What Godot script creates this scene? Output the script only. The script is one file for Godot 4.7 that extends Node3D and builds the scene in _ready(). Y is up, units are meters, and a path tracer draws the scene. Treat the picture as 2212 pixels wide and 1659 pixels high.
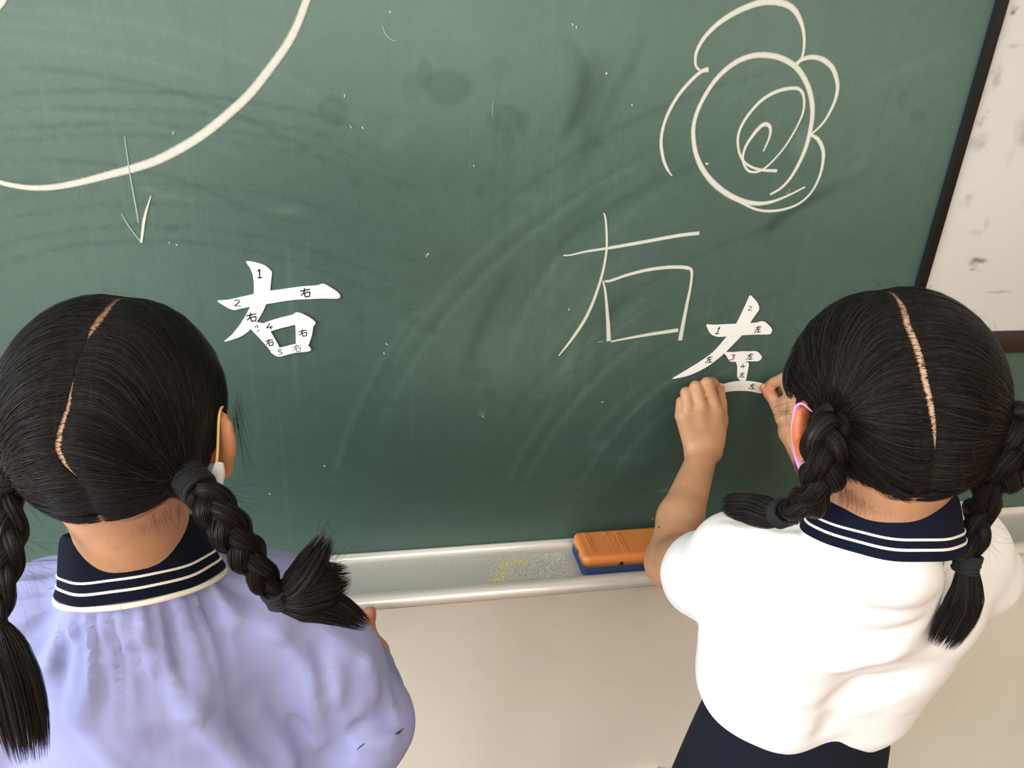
extends Node3D
# A classroom chalkboard with two girls in front of it. Metres; the board's face is the plane z = 0, the floor is y = 0, the room lies towards +z.

var M := {}                       # materials by name
var rng := RandomNumberGenerator.new()

# ---------------------------------------------------------------- mesh helpers
class Geo:
	var v := PackedVector3Array()
	var n := PackedVector3Array()
	var t := PackedVector2Array()
	var c := PackedColorArray()
	var i := PackedInt32Array()

	func vert(p: Vector3, nn: Vector3, uv := Vector2.ZERO, col := Color.WHITE) -> int:
		v.append(p)
		n.append(nn)
		t.append(uv)
		c.append(col)
		return v.size() - 1

	func tri(a: int, b: int, d: int) -> void:
		if (v[b] - v[a]).cross(v[d] - v[a]).dot(n[a] + n[b] + n[d]) > 0.0:
			i.append(a); i.append(d); i.append(b)
		else:
			i.append(a); i.append(b); i.append(d)

	func quad(a: int, b: int, d: int, e: int) -> void:
		tri(a, b, d)
		tri(a, d, e)

	func face(p: PackedVector3Array, uvs := PackedVector2Array()) -> void:   # a flat quad or triangle with a normal of its own; corners in clockwise order
		var nn := (p[2] - p[0]).cross(p[1] - p[0]).normalized()
		var k := v.size()
		for j in p.size():
			vert(p[j], nn, uvs[j] if uvs.size() else Vector2.ZERO)
		tri(k, k + 1, k + 2)
		if p.size() == 4:
			tri(k, k + 2, k + 3)

	func smooth() -> void:        # area weighted normals from the faces
		for k in n.size():
			n[k] = Vector3.ZERO
		for k in range(0, i.size(), 3):
			var f := (v[i[k + 2]] - v[i[k]]).cross(v[i[k + 1]] - v[i[k]])
			n[i[k]] += f
			n[i[k + 1]] += f
			n[i[k + 2]] += f
		for k in n.size():
			n[k] = n[k].normalized()

	func mesh() -> ArrayMesh:
		var a := []
		a.resize(Mesh.ARRAY_MAX)
		a[Mesh.ARRAY_VERTEX] = v
		a[Mesh.ARRAY_NORMAL] = n
		a[Mesh.ARRAY_TEX_UV] = t
		a[Mesh.ARRAY_COLOR] = c
		a[Mesh.ARRAY_INDEX] = i
		var m := ArrayMesh.new()
		m.add_surface_from_arrays(Mesh.PRIMITIVE_TRIANGLES, a)
		return m


func v3(f: Array) -> PackedVector3Array:
	var o := PackedVector3Array()
	for k in range(0, f.size(), 3):
		o.append(Vector3(f[k], f[k + 1], f[k + 2]))
	return o


func v2(f: Array) -> PackedVector2Array:
	var o := PackedVector2Array()
	for k in range(0, f.size(), 2):
		o.append(Vector2(f[k], f[k + 1]))
	return o


func cr(a: Vector3, b: Vector3, c: Vector3, d: Vector3, u: float) -> Vector3:
	return 0.5 * (2.0 * b + (c - a) * u + (2.0 * a - 5.0 * b + 4.0 * c - d) * u * u + (3.0 * b - a - 3.0 * c + d) * u * u * u)


func curve(p: PackedVector3Array, count: int, closed := false) -> PackedVector3Array:   # Catmull-Rom, count points
	var o := PackedVector3Array()
	var m := p.size()
	var spans := m if closed else m - 1
	for k in count:
		var s := float(k) / float(count if closed else count - 1) * spans
		var j := mini(int(s), spans - 1)
		var u := s - j
		if closed:
			o.append(cr(p[(j + m - 1) % m], p[j], p[(j + 1) % m], p[(j + 2) % m], u))
		else:
			o.append(cr(p[maxi(j - 1, 0)], p[j], p[mini(j + 1, m - 1)], p[mini(j + 2, m - 1)], u))
	return o


func curve2(p: PackedVector2Array, count: int, closed := false) -> PackedVector2Array:
	var q := PackedVector3Array()
	for a in p:
		q.append(Vector3(a.x, a.y, 0))
	var o := PackedVector2Array()
	for a in curve(q, count, closed):
		o.append(Vector2(a.x, a.y))
	return o


func lerp_list(f: PackedFloat32Array, u: float) -> float:
	var s := clampf(u, 0.0, 1.0) * (f.size() - 1)
	var j := mini(int(s), f.size() - 2)
	return lerpf(f[j], f[j + 1], s - j)


func table(f: PackedVector2Array, x: float) -> float:    # piecewise linear
	if x <= f[0].x:
		return f[0].y
	for k in range(1, f.size()):
		if x <= f[k].x:
			return lerpf(f[k - 1].y, f[k].y, (x - f[k - 1].x) / (f[k].x - f[k - 1].x))
	return f[f.size() - 1].y


func tube(g: Geo, p: PackedVector3Array, r: PackedFloat32Array, sides: int, col := Color.WHITE, flat := 1.0, hint := Vector3.UP, capped := true) -> void:
	var m := p.size()
	var base := g.v.size()
	var side := Vector3.ZERO
	for k in m:
		var d := (p[mini(k + 1, m - 1)] - p[maxi(k - 1, 0)]).normalized()
		if k == 0:
			side = d.cross(hint)
			if side.length() < 0.01:
				side = d.cross(Vector3.RIGHT)
		side = (side - d * side.dot(d)).normalized()
		var up := side.cross(d)
		var rad := lerp_list(r, float(k) / (m - 1))
		for j in sides:
			var a := TAU * j / sides
			var off := side * cos(a) + up * sin(a) * flat
			g.vert(p[k] + off * rad, (side * cos(a) * flat + up * sin(a)).normalized(), Vector2(float(j) / sides, float(k) / (m - 1)), col)
	for k in m - 1:
		for j in sides:
			var a := base + k * sides + j
			var b := base + k * sides + (j + 1) % sides
			g.quad(a, b, b + sides, a + sides)
	if capped:
		for e in 2:
			var ring := base + (m - 1) * sides * e
			var d := (p[m - 1] - p[m - 2]).normalized() if e else (p[0] - p[1]).normalized()
			var mid := g.vert(p[(m - 1) * e], d, Vector2.ZERO, col)
			var first := g.v.size()
			for j in sides:
				g.vert(g.v[ring + j], d, Vector2.ZERO, col)
			for j in sides:
				g.tri(mid, first + j, first + (j + 1) % sides)


func area2(p: PackedVector2Array) -> float:
	var o := 0.0
	for k in p.size():
		o += p[k].cross(p[(k + 1) % p.size()])
	return o


func extrude_x(g: Geo, profile: PackedVector2Array, x0: float, x1: float, cut_at := 0.6) -> void:
	# an outline in (z, y) swept along x; corners sharper than cut_at radians stay sharp
	var m := profile.size()
	var s := signf(area2(profile))
	for k in m:
		var a := profile[k]
		var b := profile[(k + 1) % m]
		var d := (b - a).normalized()
		var nk := Vector3(0, -d.x, d.y) * s
		var na := nk
		var nb := nk
		var dp := (a - profile[(k + m - 1) % m]).normalized()
		var dn := (profile[(k + 2) % m] - b).normalized()
		if absf(d.angle_to(dp)) < cut_at:
			na = (nk + Vector3(0, -dp.x, dp.y) * s).normalized()
		if absf(d.angle_to(dn)) < cut_at:
			nb = (nk + Vector3(0, -dn.x, dn.y) * s).normalized()
		var q0 := g.vert(Vector3(x0, a.y, a.x), na, Vector2(x0, float(k) / m))
		var q1 := g.vert(Vector3(x1, a.y, a.x), na, Vector2(x1, float(k) / m))
		var q2 := g.vert(Vector3(x1, b.y, b.x), nb, Vector2(x1, float(k + 1) / m))
		var q3 := g.vert(Vector3(x0, b.y, b.x), nb, Vector2(x0, float(k + 1) / m))
		g.quad(q0, q1, q2, q3)
	var tris := Geometry2D.triangulate_polygon(profile)
	for e in 2:
		var k0 := g.v.size()
		for p in profile:
			g.vert(Vector3(x1 if e else x0, p.y, p.x), Vector3.RIGHT if e else Vector3.LEFT)
		for k in range(0, tris.size(), 3):
			g.tri(k0 + tris[k], k0 + tris[k + 1], k0 + tris[k + 2])


func box(g: Geo, lo: Vector3, hi: Vector3, bevel := 0.0) -> void:
	if bevel <= 0.0:
		var c := [[0, 1, 3, 2], [4, 6, 7, 5], [0, 4, 5, 1], [2, 3, 7, 6], [0, 2, 6, 4], [1, 5, 7, 3]]
		var nn := [Vector3.LEFT, Vector3.RIGHT, Vector3.DOWN, Vector3.UP, Vector3.FORWARD, Vector3.BACK]
		for f in 6:
			var ids := []
			for k in c[f]:
				ids.append(g.vert(Vector3(hi.x if k & 4 else lo.x, hi.y if k & 2 else lo.y, hi.z if k & 1 else lo.z), nn[f]))
			g.quad(ids[0], ids[1], ids[2], ids[3])
		return
	var prof := PackedVector2Array([Vector2(lo.z + bevel, hi.y), Vector2(hi.z - bevel, hi.y), Vector2(hi.z, hi.y - bevel), Vector2(hi.z, lo.y + bevel), Vector2(hi.z - bevel, lo.y), Vector2(lo.z + bevel, lo.y), Vector2(lo.z, lo.y + bevel), Vector2(lo.z, hi.y - bevel)])
	extrude_x(g, prof, lo.x, hi.x, 0.9)


func plate(g: Geo, outline: PackedVector2Array, z0: float, z1: float, curl := 0.0) -> void:
	# a flat shape cut from sheet, its outline in board coordinates; curl lifts its ends off the board
	var lo := 1e9
	var hi := -1e9
	for p in outline:
		lo = minf(lo, p.x)
		hi = maxf(hi, p.x)
	var pieces: Array[PackedVector2Array] = [outline]
	if curl > 0.0:      # cut across into narrow bands, so that the sheet can bend
		pieces.clear()
		for k in 24:
			var a := lerpf(lo, hi, k / 24.0)
			var b := lerpf(lo, hi, (k + 1) / 24.0)
			pieces.append_array(Geometry2D.intersect_polygons(outline, PackedVector2Array([Vector2(a, -9), Vector2(b, -9), Vector2(b, 9), Vector2(a, 9)])))
	for piece in pieces:
		var tris := Geometry2D.triangulate_polygon(piece)
		for s in 2:
			var k0 := g.v.size()
			for p in piece:
				var e := curl * pow((p.x - lo) / (hi - lo) * 2.0 - 1.0, 2.0)
				g.vert(Vector3(p.x, p.y, (z1 if s else z0) + e), Vector3.BACK if s else Vector3.FORWARD, p * 10.0)
			for k in range(0, tris.size(), 3):
				g.tri(k0 + tris[k], k0 + tris[k + 1], k0 + tris[k + 2])
	var m := outline.size()
	var turn := -signf(area2(outline))
	for k in m:
		var a := outline[k]
		var b := outline[(k + 1) % m]
		var d := (b - a).normalized()
		var nn := Vector3(-d.y, d.x, 0) * turn
		var ea := curl * pow((a.x - lo) / (hi - lo) * 2.0 - 1.0, 2.0)
		var eb := curl * pow((b.x - lo) / (hi - lo) * 2.0 - 1.0, 2.0)
		var q := [g.vert(Vector3(a.x, a.y, z0 + ea), nn), g.vert(Vector3(b.x, b.y, z0 + eb), nn), g.vert(Vector3(b.x, b.y, z1 + eb), nn), g.vert(Vector3(a.x, a.y, z1 + ea), nn)]
		g.quad(q[0], q[1], q[2], q[3])


func stroke(g: Geo, p: PackedVector2Array, w: PackedFloat32Array, z: float, curl := Vector3.ZERO) -> void:
	# a drawn line on the board: a low rounded ridge, w its half widths along the way; u runs across, v along in metres
	var m := p.size()
	var run := 0.0
	var k0 := g.v.size()
	for k in m:
		if k:
			run += p[k].distance_to(p[k - 1])
		var d := (p[mini(k + 1, m - 1)] - p[maxi(k - 1, 0)]).normalized()
		var s := Vector3(-d.y, d.x, 0)
		var h := lerp_list(w, float(k) / (m - 1))
		var c := Vector3(p[k].x, p[k].y, z)
		if curl.z > 0.0:
			c.z += curl.z * pow((p[k].x - curl.x) / (curl.y - curl.x) * 2.0 - 1.0, 2.0)
		g.vert(c + s * h, (Vector3.BACK + s * 0.08).normalized(), Vector2(0, run * 40.0))
		g.vert(c + Vector3(0, 0, 0.00012), Vector3.BACK, Vector2(0.5, run * 40.0))
		g.vert(c - s * h, (Vector3.BACK - s * 0.08).normalized(), Vector2(1, run * 40.0))
	for k in m - 1:
		for j in 2:
			var a := k0 + k * 3 + j
			g.quad(a, a + 1, a + 4, a + 3)


# ---------------------------------------------------------------- objects and parts
func thing(called: String, label: String, category: String, at: Vector3, group := "") -> Node3D:
	var o := Node3D.new()
	o.name = numbered(called, self)
	o.position = at
	add_child(o, true)
	return tag(o, label, category, group)


func numbered(called: String, parent: Node) -> String:     # chair, chair_001, chair_002 ...
	if not parent.has_node(NodePath(called)):
		return called
	var k := 1
	while parent.has_node(NodePath("%s_%03d" % [called, k])):
		k += 1
	return "%s_%03d" % [called, k]


func tag(o: Node3D, label: String, category: String, group := "") -> Node3D:
	o.set_meta("label", label)
	o.set_meta("category", category)
	if group:
		o.set_meta("group", group)
	return o


func part(called: String, m: Mesh, mat: Material, parent: Node3D, label := "") -> MeshInstance3D:   # meshes are written in room coordinates
	var o := MeshInstance3D.new()
	o.name = numbered(called, parent)
	o.mesh = m
	o.material_override = mat
	var p := parent
	var off := Vector3.ZERO
	while p != null and p != self:
		off += p.position
		p = p.get_parent() as Node3D
	o.position = -off
	parent.add_child(o, true)
	if label:
		o.set_meta("label", label)
	return o


func struct(called: String, g: Geo, mat: Material, label := "") -> MeshInstance3D:
	var o := part(called, g.mesh(), mat, self, label)
	o.set_meta("kind", "structure")
	return o


func mat(called: String, col: Color, rough := 0.6, metal := 0.0, spec := 0.5) -> StandardMaterial3D:
	var m := StandardMaterial3D.new()
	m.resource_name = called
	m.albedo_color = col
	m.roughness = rough
	m.metallic = metal
	m.metallic_specular = spec
	M[called] = m
	return m


func noise_tex(freq: float, ramp: PackedColorArray, size := 512, octaves := 4, normal := 0.0, kind := FastNoiseLite.TYPE_SIMPLEX_SMOOTH, sd := 1) -> NoiseTexture2D:
	var f := FastNoiseLite.new()
	f.noise_type = kind
	f.frequency = freq
	f.fractal_octaves = octaves
	f.seed = sd
	var x := NoiseTexture2D.new()
	x.width = size
	x.height = size
	x.seamless = true
	x.noise = f
	if normal > 0.0:
		x.as_normal_map = true
		x.bump_strength = normal
	elif ramp.size():
		var gr := Gradient.new()
		gr.offsets = PackedFloat32Array()
		for k in ramp.size():
			gr.add_point(float(k) / (ramp.size() - 1), ramp[k])
		while gr.get_point_count() > ramp.size():
			gr.remove_point(0)
		x.color_ramp = gr
	return x


func triplanar(m: StandardMaterial3D, scale: float) -> void:
	m.uv1_triplanar = true
	m.uv1_world_triplanar = true
	m.uv1_scale = Vector3.ONE * scale


# ---------------------------------------------------------------- soft bodies: a distance field meshed as surface nets
class Field:
	var kind := PackedByteArray()      # 0 tapered capsule, 1 ellipsoid, 2 cut ellipsoid, 3 bump along a line, 4 cut half space
	var a := PackedVector3Array()
	var b := PackedVector3Array()
	var ra := PackedFloat32Array()
	var rb := PackedFloat32Array()
	var kk := PackedFloat32Array()
	var inv: Array[Basis] = []

	func add(kd: int, pa: Vector3, pb: Vector3, r0: float, r1: float, k: float, ib := Basis()) -> void:
		kind.append(kd)
		a.append(pa)
		b.append(pb)
		ra.append(r0)
		rb.append(r1)
		kk.append(k)
		inv.append(ib)

	func cap(pa: Vector3, pb: Vector3, r0: float, r1: float, k := 0.012) -> void:
		add(0, pa, pb, r0, r1, k)

	func chain(p: PackedVector3Array, r: Array, k := 0.012) -> void:
		for j in p.size() - 1:
			add(0, p[j], p[j + 1], r[j], r[j + 1], k)

	func ell(c: Vector3, radii: Vector3, k := 0.012, basis := Basis()) -> void:
		add(1, c, radii, 0, 0, k, basis.inverse())

	func cut(c: Vector3, radii: Vector3, k := 0.006, basis := Basis()) -> void:
		add(2, c, radii, 0, 0, k, basis.inverse())

	func bump(pa: Vector3, pb: Vector3, width: float, height: float) -> void:
		add(3, pa, pb, width, height, 0)

	func one(i: int, p: Vector3) -> float:
		if kind[i] == 0 or kind[i] == 3:
			var ba := b[i] - a[i]
			var pa := p - a[i]
			var h := clampf(pa.dot(ba) / maxf(ba.length_squared(), 1e-9), 0.0, 1.0)
			var d := (pa - ba * h).length()
			return d - lerpf(ra[i], rb[i], h) if kind[i] == 0 else d
		if kind[i] == 4:
			return (p - a[i]).dot(b[i])
		var q: Vector3 = inv[i] * (p - a[i])
		var r := b[i]
		var k0 := (q / r).length()
		var k1 := (q / (r * r)).length()
		return k0 * (k0 - 1.0) / maxf(k1, 1e-6)

	func dist(p: Vector3, ids: PackedInt32Array) -> float:
		var d := 1000.0
		for i in ids:
			var e := one(i, p)
			var k := kk[i]
			match kind[i]:
				2:
					e = -e
					var h := maxf(k - absf(d - e), 0.0) / maxf(k, 1e-6)
					d = maxf(d, e) + h * h * k * 0.25
				3:
					var w := e / ra[i]
					if w < 2.5:
						d -= rb[i] * exp(-w * w)
				4:
					var h := maxf(k - absf(d - e), 0.0) / maxf(k, 1e-6)
					d = maxf(d, e) + h * h * k * 0.25
				_:
					var h := maxf(k - absf(d - e), 0.0) / maxf(k, 1e-6)
					d = minf(d, e) - h * h * k * 0.25
		return d

	func all() -> PackedInt32Array:
		var o := PackedInt32Array()
		for i in kind.size():
			o.append(i)
		return o

	func near(c: Vector3, r: float) -> PackedInt32Array:
		var o := PackedInt32Array()
		var e := PackedFloat32Array()
		var best := 1000.0
		for i in kind.size():
			var x := one(i, c)
			e.append(x)
			if kind[i] < 2:
				best = minf(best, x)
		for i in kind.size():
			var keep := false
			match kind[i]:
				0, 1:
					keep = e[i] - 2.2 * r < best + 2.0 * kk[i] + 0.006
				2:
					keep = e[i] < 2.0 * r + kk[i]
				3:
					keep = e[i] < r + 2.6 * ra[i]
				_:
					keep = e[i] > -2.0 * r - kk[i]
			if keep:
				o.append(i)
		return o


func nets(g: Geo, f: Field, lo: Vector3, hi: Vector3, cell: float, warp = null, margin := 0.0, col := Color.WHITE) -> void:
	var B := 4
	var nb := Vector3i(((hi - lo) / (cell * B)).ceil())
	var n := nb * B + Vector3i.ONE
	var sy := n.x
	var sz := n.x * n.y
	var val := PackedFloat32Array()
	val.resize(n.x * n.y * n.z)
	val.fill(1e6)
	var at := PackedInt32Array()
	at.resize(n.x * n.y * n.z)
	at.fill(-1)
	var half := cell * B * 0.5
	var reach := half * 1.75
	var first := g.v.size()
	var every := f.all()
	var blocks: Array[Vector3i] = []
	for bz in nb.z:
		for by in nb.y:
			for bx in nb.x:
				var c := lo + Vector3(bx, by, bz) * (cell * B) + Vector3.ONE * half
				var ids := f.near(c, reach)
				if ids.is_empty() or absf(f.dist(c, ids)) > reach * 1.3 + margin + cell:
					continue
				blocks.append(Vector3i(bx, by, bz))
				for z in range(bz * B, bz * B + B + 1):
					for y in range(by * B, by * B + B + 1):
						var row := z * sz + y * sy
						for x in range(bx * B, bx * B + B + 1):
							if val[row + x] > 1e5:
								var p := lo + Vector3(x, y, z) * cell
								var d := f.dist(p, ids)
								if warp != null and absf(d) < margin + cell * 3.0:
									d += warp.call(p)
								val[row + x] = d
	var off := PackedInt32Array([0, 1, sy, sy + 1, sz, sz + 1, sz + sy, sz + sy + 1])
	var ea := PackedInt32Array([0, 2, 4, 6, 0, 1, 4, 5, 0, 1, 2, 3])
	var eb := PackedInt32Array([1, 3, 5, 7, 2, 3, 6, 7, 4, 5, 6, 7])
	for bl in blocks:
		for z in range(bl.z * B, bl.z * B + B):
			for y in range(bl.y * B, bl.y * B + B):
				for x in range(bl.x * B, bl.x * B + B):
					var k := z * sz + y * sy + x
					var inside := 0
					for j in 8:
						if val[k + off[j]] < 0.0:
							inside += 1
					if inside == 0 or inside == 8:
						continue
					var sum := Vector3.ZERO
					var m := 0
					for e in 12:
						var va := val[k + off[ea[e]]]
						var vb := val[k + off[eb[e]]]
						if (va < 0.0) != (vb < 0.0):
							var u := va / (va - vb)
							var pa := Vector3(ea[e] & 1, (ea[e] >> 1) & 1, ea[e] >> 2)
							var pb := Vector3(eb[e] & 1, (eb[e] >> 1) & 1, eb[e] >> 2)
							sum += pa.lerp(pb, u)
							m += 1
					at[k] = g.v.size()
					g.v.append(lo + (Vector3(x, y, z) + sum / m) * cell)
	var ax := PackedInt32Array([1, sy, sz])
	for bl in blocks:
		for z in range(maxi(bl.z * B, 1), bl.z * B + B):
			for y in range(maxi(bl.y * B, 1), bl.y * B + B):
				for x in range(maxi(bl.x * B, 1), bl.x * B + B):
					var k := z * sz + y * sy + x
					if at[k] < 0:
						continue
					var s := val[k] < 0.0
					for d in 3:
						if (val[k + ax[d]] < 0.0) == s:
							continue
						var d1 := ax[(d + 1) % 3]
						var d2 := ax[(d + 2) % 3]
						var q0 := at[k]
						var q1 := at[k - d1]
						var q2 := at[k - d1 - d2]
						var q3 := at[k - d2]
						if q1 < 0 or q2 < 0 or q3 < 0:
							continue
						if s:
							g.i.append_array(PackedInt32Array([q0, q2, q1, q0, q3, q2]))
						else:
							g.i.append_array(PackedInt32Array([q0, q1, q2, q0, q2, q3]))
	var count := g.v.size() - first
	var nn := PackedVector3Array()
	nn.resize(count)
	g.n.append_array(nn)
	var tt := PackedVector2Array()
	tt.resize(count)
	g.t.append_array(tt)
	var cc := PackedColorArray()
	cc.resize(count)
	cc.fill(col)
	g.c.append_array(cc)


# ---------------------------------------------------------------- camera, sky and lamps
func set_up() -> void:
	var cam := Camera3D.new()
	cam.name = "camera"
	cam.transform = Transform3D(Basis(Vector3(0.981081, 0.055061, 0.185601), Vector3(0.032081, 0.899209, -0.436342), Vector3(-0.190919, 0.434041, 0.880431)), Vector3(0, 1.45, 0.95))
	cam.fov = 50.7219
	cam.near = 0.05
	cam.far = 60.0
	add_child(cam)
	cam.make_current()
	var env := Environment.new()
	env.background_mode = Environment.BG_SKY
	var sky := Sky.new()
	var sm := ProceduralSkyMaterial.new()
	sm.sky_top_color = Color(0.45, 0.6, 0.85)
	sm.sky_horizon_color = Color(0.8, 0.86, 0.93)
	sm.ground_horizon_color = Color(0.6, 0.6, 0.58)
	sm.ground_bottom_color = Color(0.4, 0.4, 0.38)
	sky.sky_material = sm
	env.sky = sky
	env.background_energy_multiplier = 1.6
	env.ambient_light_source = Environment.AMBIENT_SOURCE_DISABLED
	env.tonemap_mode = Environment.TONE_MAPPER_LINEAR
	env.tonemap_exposure = EXPOSURE
	env.sdfgi_enabled = true
	env.ssao_enabled = true
	env.ssil_enabled = true
	var we := WorldEnvironment.new()
	we.name = "world"
	we.environment = env
	add_child(we)
	# daylight through the three windows of the left wall
	for k in 3:
		area_light("window_light", Vector3(-3.92, 1.75, 1.5 + 2.1 * k), Vector3(1, -0.12, 0), Vector2(1.7, 1.5), Color(0.94, 0.97, 1.0), WINDOW_ENERGY * [1.35, 0.8, 0.3][k])


const EXPOSURE := 1.16
const WINDOW_ENERGY := 13.0
const CEILING_ENERGY := 2.4


func area_light(called: String, at: Vector3, towards: Vector3, size: Vector2, col: Color, energy: float, parent: Node3D = self) -> void:
	var l := AreaLight3D.new()
	l.name = called
	l.area_size = size
	l.light_color = col
	l.light_energy = energy
	l.area_range = 20.0
	l.area_attenuation = 2.0
	l.shadow_enabled = true
	var up := Vector3.UP if absf(towards.normalized().y) < 0.95 else Vector3.BACK
	l.transform = Transform3D(Basis.looking_at(towards, up), at - (parent.position if parent != self else Vector3.ZERO))
	parent.add_child(l, true)


# ---------------------------------------------------------------- materials
func materials() -> void:
	mat("wall_paint", Color(0.87, 0.85, 0.795), 0.5)
	M.wall_paint.albedo_texture = noise_tex(0.012, PackedColorArray([Color(0.985, 0.983, 0.98), Color.WHITE, Color.WHITE, Color.WHITE]), 512, 5)
	triplanar(M.wall_paint, 1.4)
	mat("plain_wall", Color(0.86, 0.85, 0.80), 0.8)
	mat("beige_wall", Color(0.72, 0.64, 0.50), 0.8)
	mat("floor_wood", Color(0.52, 0.36, 0.22), 0.35)
	M.floor_wood.albedo_texture = noise_tex(0.02, PackedColorArray([Color(0.9, 0.9, 0.9), Color.WHITE]), 512, 4)
	triplanar(M.floor_wood, 0.8)
	mat("ceiling_tile", Color(0.9, 0.9, 0.88), 0.9)
	mat("skirting", Color(0.86, 0.83, 0.74), 0.5)
	mat("aluminium", Color(0.90, 0.89, 0.86), 0.32, 0.5)
	mat("black_frame", Color(0.055, 0.055, 0.06), 0.42)
	mat("brown_rail", Color(0.16, 0.105, 0.085), 0.5)
	mat("white_sheet", Color(0.79, 0.785, 0.77), 0.45)
	mat("paper", Color(0.93, 0.92, 0.90), 0.7)
	mat("ink", Color(0.05, 0.045, 0.075), 0.6)
	mat("faded_ink", Color(0.52, 0.47, 0.47), 0.6)
	mat("pencil", Color(0.82, 0.81, 0.81), 0.7)
	var chalk := mat("chalk", Color(0.86, 0.85, 0.80), 1.0, 0.0, 0.1)
	chalk.transparency = BaseMaterial3D.TRANSPARENCY_ALPHA
	chalk.albedo_texture = chalk_texture(0.30, 7)
	var thin := mat("faint_chalk", Color(0.66, 0.73, 0.66), 1.0, 0.0, 0.1)
	thin.transparency = BaseMaterial3D.TRANSPARENCY_ALPHA
	thin.albedo_texture = chalk_texture(0.36, 9)
	mat("chalk_grit", Color(0.92, 0.91, 0.88), 0.95)
	mat("yellow_grit", Color(0.92, 0.86, 0.30), 0.95)
	mat("orange_plastic", Color(0.88, 0.54, 0.29), 0.36)
	mat("blue_corduroy", Color(0.14, 0.25, 0.40), 0.9)
	mat("green_rivet", Color(0.03, 0.11, 0.06), 0.3)
	var skin := mat("skin", Color(0.75, 0.565, 0.425), 0.52)
	skin.albedo_texture = noise_tex(0.02, PackedColorArray([Color(0.93, 0.90, 0.88), Color.WHITE, Color(1, 0.97, 0.94)]), 256, 4)
	skin.subsurf_scatter_enabled = true
	skin.subsurf_scatter_strength = 0.12
	skin.vertex_color_use_as_albedo = true
	triplanar(skin, 9.0)
	mat("scalp", Color(0.72, 0.575, 0.45), 0.6)
	mat("lips", Color(0.75, 0.42, 0.38), 0.5)
	mat("eye_white", Color(0.92, 0.91, 0.89), 0.2)
	mat("iris", Color(0.09, 0.05, 0.03), 0.15)
	mat("nail", Color(0.88, 0.66, 0.56), 0.3)
	var hair := mat("hair", Color(1, 1, 1), 0.42, 0.0, 0.26)
	hair.vertex_color_use_as_albedo = true
	mat("hair_under", Color(0.085, 0.07, 0.06), 0.6)
	mat("hair_band", Color(0.055, 0.06, 0.075), 0.9)
	cloth("lavender_cotton", Color(0.585, 0.60, 0.765), 0.85, 900.0, 0.5)
	cloth("white_jersey", Color(0.90, 0.89, 0.88), 0.9, 700.0, 0.6)
	cloth("navy_knit", Color(0.045, 0.065, 0.125), 0.95, 500.0, 1.0)
	cloth("navy_denim", Color(0.075, 0.09, 0.125), 0.95, 700.0, 1.0)
	cloth("white_knit", Color(0.90, 0.88, 0.83), 0.95, 500.0, 1.0)
	cloth("white_mask", Color(0.90, 0.90, 0.90), 0.9, 500.0, 0.4)
	cloth("pink_mask", Color(0.80, 0.58, 0.76), 0.9, 500.0, 0.6)
	mat("elastic", Color(0.90, 0.78, 0.50), 0.8)
	mat("sock", Color(0.9, 0.9, 0.9), 0.9)
	mat("shoe", Color(0.9, 0.9, 0.88), 0.6)
	mat("window_frame", Color(0.7, 0.71, 0.72), 0.4, 0.5)
	var glass := mat("glass", Color(0.9, 0.95, 1.0, 0.08), 0.02)
	glass.transparency = BaseMaterial3D.TRANSPARENCY_ALPHA
	var lamp := mat("lamp_face", Color(1, 1, 1), 0.6)
	lamp.emission_enabled = true
	lamp.emission = Color(1.0, 0.97, 0.90)
	lamp.emission_energy_multiplier = 8.0
	mat("lamp_case", Color(0.9, 0.9, 0.9), 0.5)


func cloth(called: String, col: Color, rough: float, scale: float, bump: float) -> void:
	var m := mat(called, col, rough, 0.0, 0.25)
	m.normal_enabled = true
	m.normal_texture = noise_tex(0.12, PackedColorArray(), 256, 2, 2.0 * bump, FastNoiseLite.TYPE_CELLULAR)
	m.normal_scale = 0.35 * bump
	triplanar(m, scale / 40.0)
	m.rim_enabled = true
	m.rim = 0.12


func chalk_texture(gap: float, sd: int) -> ImageTexture:    # u across the stroke: solid in the middle, grainy towards both edges
	var w := 32
	var h := 512
	var f := FastNoiseLite.new()
	f.frequency = 0.16
	f.fractal_octaves = 3
	f.seed = sd
	var im := Image.create_empty(w, h, false, Image.FORMAT_RGBA8)
	for y in h:
		for x in w:
			var u := absf((x + 0.5) / w * 2.0 - 1.0)
			var side := (x + 0.5) / w
			var edge := u * u * u * (0.7 if side < 0.5 else 1.15)
			var g := f.get_noise_3d(cos(TAU * y / h) * 90.0, sin(TAU * y / h) * 90.0, x * 1.6) * 0.5 + 0.5
			var a := clampf((g - gap - edge * 0.75) * 5.0 + 0.75 - edge * 0.8, 0.0, 1.0)
			im.set_pixel(x, y, Color(0.94 + 0.06 * g, 0.94 + 0.06 * g, 0.94 + 0.06 * g, a))
	return ImageTexture.create_from_image(im)


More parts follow.
